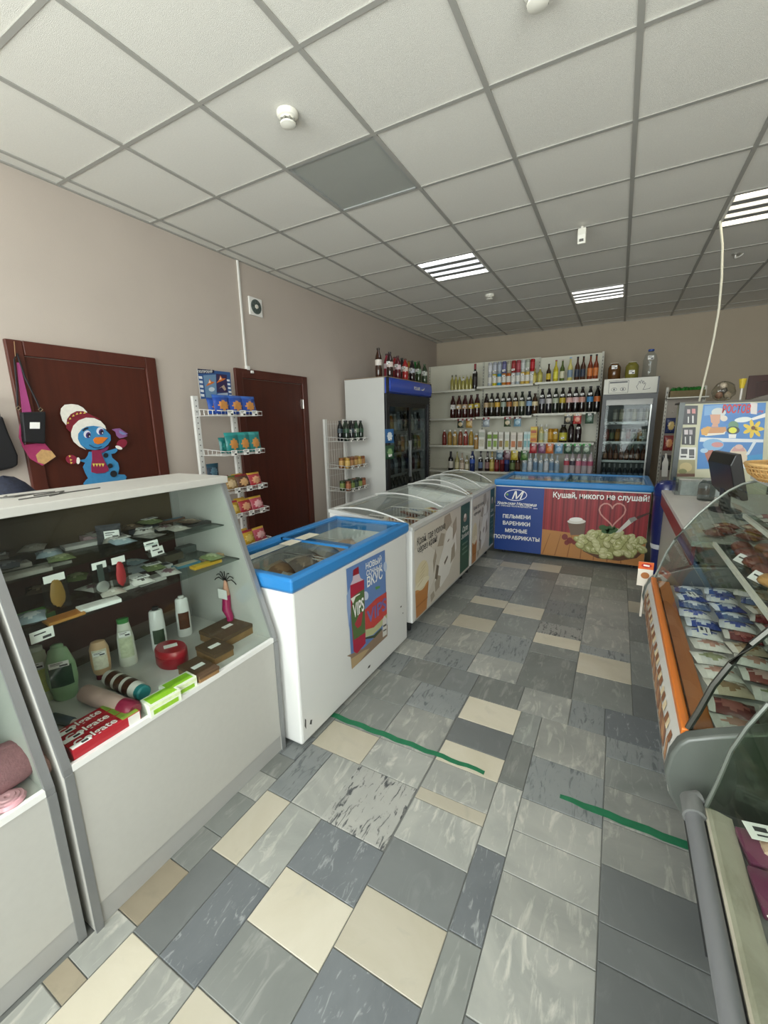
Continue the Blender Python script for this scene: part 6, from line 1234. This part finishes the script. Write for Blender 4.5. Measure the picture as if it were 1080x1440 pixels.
def tray(p, w_, d_, label, c1, c2, rz):
    t = thing('meat_tray', label, 'food pack', p, 'packs in the tube bumper case'); M = Matrix.Translation(p) @ Matrix.Rotation(rz, 4, 'Z')
    B(M).prism([(-w_ / 2 + .008, 0), (w_ / 2 - .008, 0), (w_ / 2, .03), (-w_ / 2, .03)], 'y', -d_ / 2, d_ / 2).build('tray', C(c1, .4), t, bevel=.004)
    B(M).surf(lambda a, b_: ((a - .5) * w_ * .98, (b_ - .5) * d_ * .98, .031 + .012 * math.sin(math.pi * a) * math.sin(math.pi * b_)), 8, 6).build('film', C(c1, .15, var=.2, coat=.5), t, True)
    B(M).blob((.0, -.005, .036), (w_ * .28, d_ * .3, .016), 12, 8, .1, 2).build('meat', C(c2, .3, var=.35, scale=40, coat=.4), t, True)
    B(M).box(-w_ * .1, w_ * .06, -d_ / 2, d_ / 2, .0465, .0475).build('label_band', C('#d8d2cc', .4), t)
    return t
dk = .585
a = tray(Vector((3.545, 1.035, dk)), .13, .085, 'purple tray of meat with a white price card on it', '#6e2f4e', '#b99a84', R(8))
B(Matrix.Translation((3.525, 1.055, dk + .05)) @ Matrix.Rotation(R(12), 4, 'Z') @ Matrix.Rotation(R(-90), 4, 'X')).box(-.035, .035, -.001, 0, -.022, .022).box(-.02, .02, -.0015, -.001, -.012, -.008, 1).box(-.02, .005, -.0015, -.001, .0, .012, 1).build('price_card', [tagw, ink], a)
tray(Vector((3.545, .935, dk)), .13, .085, 'purple tray of meat next to the round grey pot', '#6e2f4e', '#c4a790', R(4))
tray(Vector((3.70, 1.03, dk)), .13, .085, 'black tray of meat at the deck end', '#26262a', '#8a4a40', R(4))
tray(Vector((3.70, .93, dk)), .13, .085, 'black tray of sliced sausage behind the purple trays', '#2c2c30', '#a8685a', R(-4))
for (y, c1, lb, lc) in ((.80, '#46525a', 'round grey blue pot with a large price card', None), (.66, '#2a2a2c', 'round black pot with a yellow label', '#b9c03a')):
    p = Vector((3.555, y, dk)); t = thing('food_pot', lb, 'pot', p, 'round pots in the tube bumper case')
    B().lathe([(.05, 0), (.062, .045)], p, 22).build('tub', C(c1, .35), t, True); B().lathe([(.065, .045), (.065, .053), (.055, .055), (.0, .055)], p, 22, capt=False).build('lid', C(c1, .25, coat=.4), t, True)
    if lc: B().lathe([(.04, .0555), (.0, .056)], p, 18, capt=False).build('label', C(lc, .4, var=.4, scale=40), t)
    else:
        M = Matrix.Translation(p + Vector((-.03, .02, .058))) @ Matrix.Rotation(R(-62), 4, 'Z')
        q = B(M @ Matrix.Rotation(R(-90), 4, 'X')).box(-.045, .045, -.002, 0, -.03, .03).build('price_card', tagw, t)
        letters('66', M @ Vector((-.012, -.012, .0022)), M @ Vector((.03, -.012, .0022)), (0, 0, 1), ink, q, bold=.02, lift=.0005)
for k in range(8): tray(Vector((3.56 + .14 * (k % 2), .52 - .11 * (k // 2), dk)), .13, .085, ('purple' if k % 2 else 'red') + ' meat tray towards the tube bumper case end', '#5e2a44' if k % 2 else '#7a2a2a', '#b08a78', 0)

# ------------------------------------------------------------------ cash desk and what stands on it
DX0, DX1, DY0, DY1, DZT = 3.55, 4.45, 2.60, 4.42, .905
cd_ = thing('cash_desk', 'white cash desk with a red edge strip', 'counter', (4.0, 3.5, 0))
B().box(DX0 + .03, DX0 + .05, DY0 + .02, DY1 - .02, 0, DZT - .12).box(DX0 + .03, DX1 - .03, DY1 - .04, DY1 - .02, 0, DZT - .12).box(DX0 + .03, DX1 - .03, DY0 + .02, DY0 + .04, 0, DZT - .12).build('panel', lam, cd_)
B().box(DX0 + .004, DX0 + .02, DY0, DY1, DZT - .13, DZT - .03).build('red_strip', C('#8a2a28', .4), cd_)
B().box(DX0, DX1, DY0 - .0, DY1, DZT - .03, DZT).build('worktop', C('#d2cfc9', .4), cd_, bevel=.003)
mx_, my_ = 3.845, 3.55
t = thing('monitor', 'black computer monitor seen from its back on the cash desk', 'monitor', (mx_, my_, DZT))
MM = Matrix.Translation((mx_, my_, DZT)) @ Matrix.Rotation(R(99), 4, 'Z')
B(MM).lathe([(.11, 0), (.11, .01), (.09, .016), (.03, .02)], n=24, sy=.8).build('base', C('#2a2c2e', .35), t, True)
B(MM).prism([(-.02, .015), (.025, .015), (.03, .16), (-.005, .16)], 'x', -.035, .035).build('stand', C('#1a1b1c', .35), t)
MS = MM @ Matrix.Translation((0, -.02, .10)) @ Matrix.Rotation(R(-14), 4, 'X')
B(MS).prism([(-.03, 0), (.0, .0), (.035, .06), (.035, .24), (.0, .30), (-.03, .30)], 'x', -.19, .19).build('casing', C('#1b1c1d', .3), t, bevel=.006)
B(MS).box(-.18, .18, -.032, -.0302, .012, .288).build('screen', C('#20242a', .15), t)
# papers and keyboard-like tray
t = thing('cash_tray', 'grey plastic coin tray beside the monitor', 'tray', (3.93, 3.3, DZT)); B().lathe([(.07, 0), (.09, .012), (.086, .014), (.065, .006), (0, .006)], (3.93, 3.3, DZT), 20, capt=False).build('dish', C('#6f7478', .4), t, True)
t = thing('clear_box', 'clear plastic box of white leaflets on the cash desk', 'box', (3.78, 4.26, DZT))
B().box(3.62, 3.95, 4.16, 4.162, DZT, DZT + .13).box(3.62, 3.95, 4.36, 4.362, DZT, DZT + .13).box(3.62, 3.622, 4.16, 4.362, DZT, DZT + .13).box(3.95, 3.952, 4.16, 4.362, DZT, DZT + .13).build('walls', glass('#e4e8e8', .12), t)
B().box(3.66, 3.94, 4.18, 4.34, DZT + .001, DZT + .115).build('leaflets', C('#e9e6e0', .6, var=.25, scale=40), t)
bottle((3.80, 3.97, DZT), 'jar', .17, .055, '#c4c8c8', None, '#a9aaa6', 'small clear glass jar on the cash desk', None, None, gl=True, cat='jar')
t = thing('wet_wipes', 'white tub with an orange label on the cash desk', 'tub', (3.80, 4.08, DZT)); 
for i, (x, y) in enumerate(((3.66, 2.75), (3.72, 2.84), (3.80, 2.72), (3.86, 2.86), (3.93, 2.74), (3.75, 2.95), (3.88, 2.98))):
    fpack(x, y, .085, .11, .02, ('#8a4a3c', '#b98a70', '#d0b8a8'), 'smoked sausage pack heaped on the cash desk end', R(20 * i), 'sausage packs on the cash desk', z=DZT + .001)
B().lathe([(.035, 0), (.037, .01), (.037, .10), (.03, .115)], (3.80, 4.08, DZT), 18).build('tub', C('#dddcd8', .4), t, True); B().lathe([(.0375, .03), (.0375, .08)], (3.80, 4.08, DZT), 18, capb=False, capt=False).build('label', C('#c9b4a4', .4, var=.4, scale=40), t)

# cabinet with the ice cream poster
PYc = 4.70
def yv(a, b_, y=PYc): return Yp(920 + a / 6.75, 500 + b_ / 6.75, y)
pc = thing('poster_cabinet', 'dark framed cabinet carrying a blue ice cream poster', 'cabinet', (4.0, 4.85, 0))
X0c, X1c, ZTc = 3.635, 4.36, 1.66
B().box(X0c + .02, X1c - .02, PYc + .004, PYc + .36, .08, ZTc - .01).build('body', C('#c9c8ae', .5), pc)
for x in (X0c, X1c - .03): B().box(x, x + .04, PYc - .02, PYc + .02, 0, ZTc).build('post', C('#4a4d4c', .35, .5), pc)
B().box(X0c, X1c, PYc - .015, PYc + .38, ZTc - .008, ZTc + .006).build('top_board', C('#5c574e', .5), pc)
B().box(X0c, X1c, PYc - .01, PYc + .37, 0, .08).build('plinth', C('#3a3a38', .5), pc)
def pq(a, b_): return Yp(980 + a / 10.8, 555 + b_ / 10.8, PYc)
pr = Print(pq, (0, -1, 0))
pr.poly([(100, 150), (1050, 120), (1010, 720), (990, 1110), (0, 1130), (20, 720)], '#3f7fc0')
pr.poly([(120, 170), (420, 150), (300, 300), (110, 320)], '#6f9fce'); pr.poly([(400, 300), (1030, 280), (1020, 420), (420, 440)], '#3a78bd')
pr.poly([(50, 650), (1010, 680), (1008, 725), (40, 715)], '#d8dee4')
pr.ell(330, 270, 110, 70, '#c9ccc8'); pr.poly([(200, 300), (360, 300), (345, 430), (320, 450), (325, 490), (220, 490), (240, 440), (215, 420)], '#cf9a7e'); pr.ell(410, 360, 55, 45, '#d9cfc0')
pr.poly([(90, 500), (440, 490), (450, 560), (380, 590), (120, 610)], '#c98f5a'); pr.poly([(90, 590), (400, 580), (440, 550), (420, 600), (130, 630)], '#e6dccb')
pr.poly([(60, 530), (160, 480), (215, 490), (180, 560), (150, 620), (70, 610)], '#d9a24a')
pr.ell(700, 380, 130, 40, '#dfe6e2', rot=-.1); pr.poly([(820, 360), (1040, 280), (1040, 340), (850, 390)], '#e6e4e0')
for k in range(7):
    a = 2 * math.pi * k / 7; pr.ell(855 + 90 * math.cos(a), 520 + 70 * math.sin(a), 75, 30, '#e0c02c', rot=a, up=(k == 0))
pr.ell(855, 505, 32, 30, '#6a3a18')
pr.ell(555, 470, 80, 70, '#5f8a6a'); pr.ell(550, 540, 100, 60, '#1f2c34'); pr.ell(545, 540, 62, 45, '#d8dc2c')
pr.poly([(480, 600), (600, 600), (590, 660), (485, 660)], '#e6e6e2')
pr.ell(250, 760, 160, 90, '#7fb0d8'); pr.ell(310, 760, 90, 40, '#c98a8a'); pr.poly([(110, 850), (250, 840), (240, 1040), (170, 1030), (130, 930)], '#a8604a'); pr.ell(110, 850, 60, 35, '#a9c9e4')
pr.ell(630, 930, 140, 160, '#d9c8b0'); pr.poly([(520, 860), (740, 860), (700, 790), (640, 770), (570, 790)], '#c99a94'); pr.ell(640, 790, 60, 35, '#d8b4a8')
pr.poly([(850, 720), (900, 725), (790, 910), (740, 915)], '#d3dfe8'); pr.poly([(760, 930), (1000, 900), (990, 1060), (780, 1040)], '#2f8fc8')
pr.ell(775, 1085, 85, 48, '#dfe8ee'); pr.poly([(735, 1070), (770, 1070), (770, 1100), (735, 1100)], '#5a6a74'); pr.poly([(785, 1070), (820, 1070), (820, 1100), (785, 1100)], '#5a6a74')
pr.poly([(810, 120), (920, 130), (910, 300), (815, 290)], '#d9d3d0')
po = pr.done('ice_cream_poster', pc)
rd_ = C('#c9302c', .4, var=0)
letters('РОСТОВ', pq(380, 275), pq(805, 275), (0, -1, 0), rd_, po, lift=.004, bold=.03, height=.075)
letters('.ru', pq(915, 270), pq(1000, 270), (0, -1, 0), rd_, po, lift=.004, bold=.02)
pr = Print(lambda a, b_: yv(a, b_), (0, -1, 0))
pr.poly([(285, 475), (415, 475), (405, 655), (272, 655)], '#1e1d20'); pr.poly([(270, 685), (395, 680), (385, 850), (262, 845)], '#1e1d20')
for (a, b_, w_, h_, hx) in ((312, 510, 30, 40, '#b8a0a0'), (358, 505, 34, 45, '#c07a78'), (318, 580, 12, 60, '#c9c9c6'), (360, 570, 14, 70, '#d0cfcc'), (285, 705, 36, 45, '#c9bfc0'), (332, 705, 32, 45, '#a8a0a4'), (290, 770, 12, 65, '#c4c4c2'), (335, 765, 14, 75, '#c4c4c2')): pr.poly([(a, b_), (a + w_, b_), (a + w_, b_ + h_), (a, b_ + h_)], hx, up=(a == 312))
pr.poly([(240, 872), (398, 872), (390, 985), (236, 985)], '#e2e1dd')
for (a, b_, w_, h_) in ((255, 885, 60, 50), (330, 890, 50, 60), (250, 950, 55, 18), (330, 955, 50, 18)): pr.poly([(a, b_), (a + w_, b_), (a + w_, b_ + h_), (a, b_ + h_)], '#4a4a4c', up=(a == 255 and b_ == 885))
pr.poly([(222, 992), (388, 992), (385, 1150), (215, 1150)], '#9a926a'); pr.ell(300, 1060, 60, 45, '#b9a878'); pr.ell(270, 1100, 40, 25, '#7a7a4a'); pr.poly([(215, 1120), (385, 1120), (385, 1150), (215, 1150)], '#6a4a3a')
pr.done('razor_display', pc)
# things on top of the cabinet
t = thing('goods_bag', 'clear bag of mixed goods on the poster cabinet', 'bag', (3.96, 4.85, ZTc + .006))
B().blob((3.965, 4.86, ZTc + .09), (.085, .08, .085), 14, 10, .12, 6, flat=.083).build('bag', glass('#ecece6', .12, .1), t, True)
for i, (dx, dz, hx) in enumerate(((-.03, .05, '#8a6a5a'), (.0, .09, '#5a5450'), (.03, .05, '#a89a8a'), (-.01, .13, '#b9aca0'))): B().blob((3.965 + dx, 4.86, ZTc + .01 + dz), (.028, .035, .03), 10, 7, .15, i).build('item', C(hx, .5, var=.4, scale=40), t, True)
t = thing('yellow_brush', 'yellow bristle brush standing on the poster cabinet', 'brush', (4.085, 4.84, ZTc + .006)); B().tube([(4.085, 4.84, ZTc + .006), (4.087, 4.84, ZTc + .13)], .008, 8).build('handle', C('#d8d6d0', .4), t, True); B().lathe([(.016, .11), (.028, .19)], (4.085, 4.84, ZTc), 12).build('bristles', C('#c9b030', .6, var=.2, scale=80), t)
t = thing('paper_sheaf', 'flat dark sheaf of papers on the poster cabinet', 'papers', (4.2, 4.84, ZTc + .006)); B().prism([(4.13, ZTc + .007), (4.25, ZTc + .007), (4.27, ZTc + .045), (4.24, ZTc + .042)], 'y', 4.75, 4.95).build('sheets', C('#6a625a', .6, var=.3), t)
# white cable from the ceiling to the cabinet
cp = [(1013, 308), (1016, 345), (1015, 390), (1011, 435), (1004, 475), (996, 512), (988, 545), (983, 566)]
pts = [Yp(u, v, 4.47 + (4.82 - 4.47) * i / 7) for i, (u, v) in enumerate(cp)]; pts[0].z = ROOM_H; pts[-1].z = ZTc + .01
tag(B().tube(pts, .0085, 8).build('hanging_cable', C('#dcd8c4', .5), None, True, org=pts[-1]), 'white cable hanging from the ceiling to the poster cabinet', 'cable')
# dark blue cooler column between freezer and desk
bcx, bcy = 3.605, 4.545
t = thing('blue_cooler', 'dark blue round drinks cooler behind the cash desk', 'cooler', (bcx, bcy, 0))
dbl = C('#161f5c', .3, var=.08, coat=.3)
B().lathe([(.075, 0), (.085, .03), (.07, .2), (.078, .34)], (bcx, bcy, 0), 22).build('foot', dbl, t, True)
B().lathe([(.079, .34), (.086, .37), (.086, .385)], (bcx, bcy, 0), 22).build('white_band', C('#d6d8dc', .4), t, True)
B().lathe([(.086, .386), (.096, .55), (.1, .84)], (bcx, bcy, 0), 22).build('barrel', dbl, t, True)
B().lathe([(.106, .84), (.108, .90), (.09, .95), (.05, .975), (.0, .98)], (bcx, bcy, 0), 22, capt=False).build('domed_lid', C('#1b2766', .25, coat=.4), t, True)
# perforated rack at the back, right of the glass-door fridge
BR = thing('peg_rack', 'grey perforated snack rack right of the glass-door fridge', 'rack', (3.9, 7.0, 0))
for x in (3.69, 4.10):
    b = B().box(x, x + .03, 6.95, 6.99, 0, 1.93)
    for k in range(36): b.box(x + .011, x + .019, 6.9495, 6.95, .1 + k * .05, .122 + k * .05, 1)
    b.build('post', [C('#b0ada2', .45, .2), C('#33322e', .6)], BR)
B().box(3.72, 4.10, 6.975, 6.985, .1, 1.90).build('back_panel', C('#a39a90', .6), BR)
B().box(3.69, 4.13, 6.70, 6.99, 1.775, 1.79).build('shelf', shf, BR); B().box(3.69, 4.13, 6.70, 6.99, 0, .06).build('foot', C('#77756e', .5), BR)
for z in (1.6, 1.35, 1.1, .85):
    for x in (3.78, 3.92, 4.05): B().tube([(x, 6.975, z), (x, 6.80, z + .01)], .003, 5).build('peg', wirem, BR)
t = thing('green_crate', 'green and brown carton of greens on the peg rack', 'box', (3.91, 6.85, 1.79)); B().box(3.72, 4.09, 6.72, 6.96, 1.79, 1.87).build('tray', C('#6a5a34', .6, var=.3, scale=30), t)
rb_ = random.Random(8)
for k in range(12): B().blob((3.75 + .028 * k, 6.80 + rb_.uniform(-.04, .06), 1.885), (.03, .05, .03), 8, 6, .2, k).build('greens', C('#2f7a30', .4, var=.4, scale=30), t, True)
for (x, z, c1, c2, nm) in ((3.78, 1.33, '#1f2c5a', '#c9b070', 'navy crisp'), (3.78, 1.10, '#7a1f22', '#c98a5a', 'dark red crouton'), (3.92, 1.33, '#2a3a6a', '#b8b8a8', 'blue pretzel'), (3.92, 1.10, '#8a6a2a', '#d0b070', 'mustard nut'), (4.05, 1.33, '#3a2a2a', '#a87a5a', 'brown rusk'), (3.78, .84, '#2a2a2c', '#6a6a60', 'black seed'), (3.92, .84, '#4a2a2a', '#8a5a50', 'maroon jerky')):
    packet((x, 6.83, z), .13, .2, .04, (c1, c2, c1), nm + ' packet hanging on the peg rack', 'packets on the peg rack')
t = thing('bottle_sign', 'white bottle-shaped cut-out leaning by the peg rack', 'sign', (3.70, 6.6, 0))
bs = [Yp(920 + a / 6.75, 500 + b_ / 6.75, 6.6) for a, b_ in ((70, 1150), (75, 1020), (100, 970), (105, 930), (120, 930), (122, 970), (135, 1010), (125, 1150))]
B().prism([(p.x, p.z) for p in bs], 'y', 6.6, 6.606).build('cut_out', C('#dedcd6', .5), t)
B().box(bs[0].x + .005, bs[-1].x - .005, 6.606, 6.625, 0, bs[1].z).build('prop', C('#8a8880', .6), t)
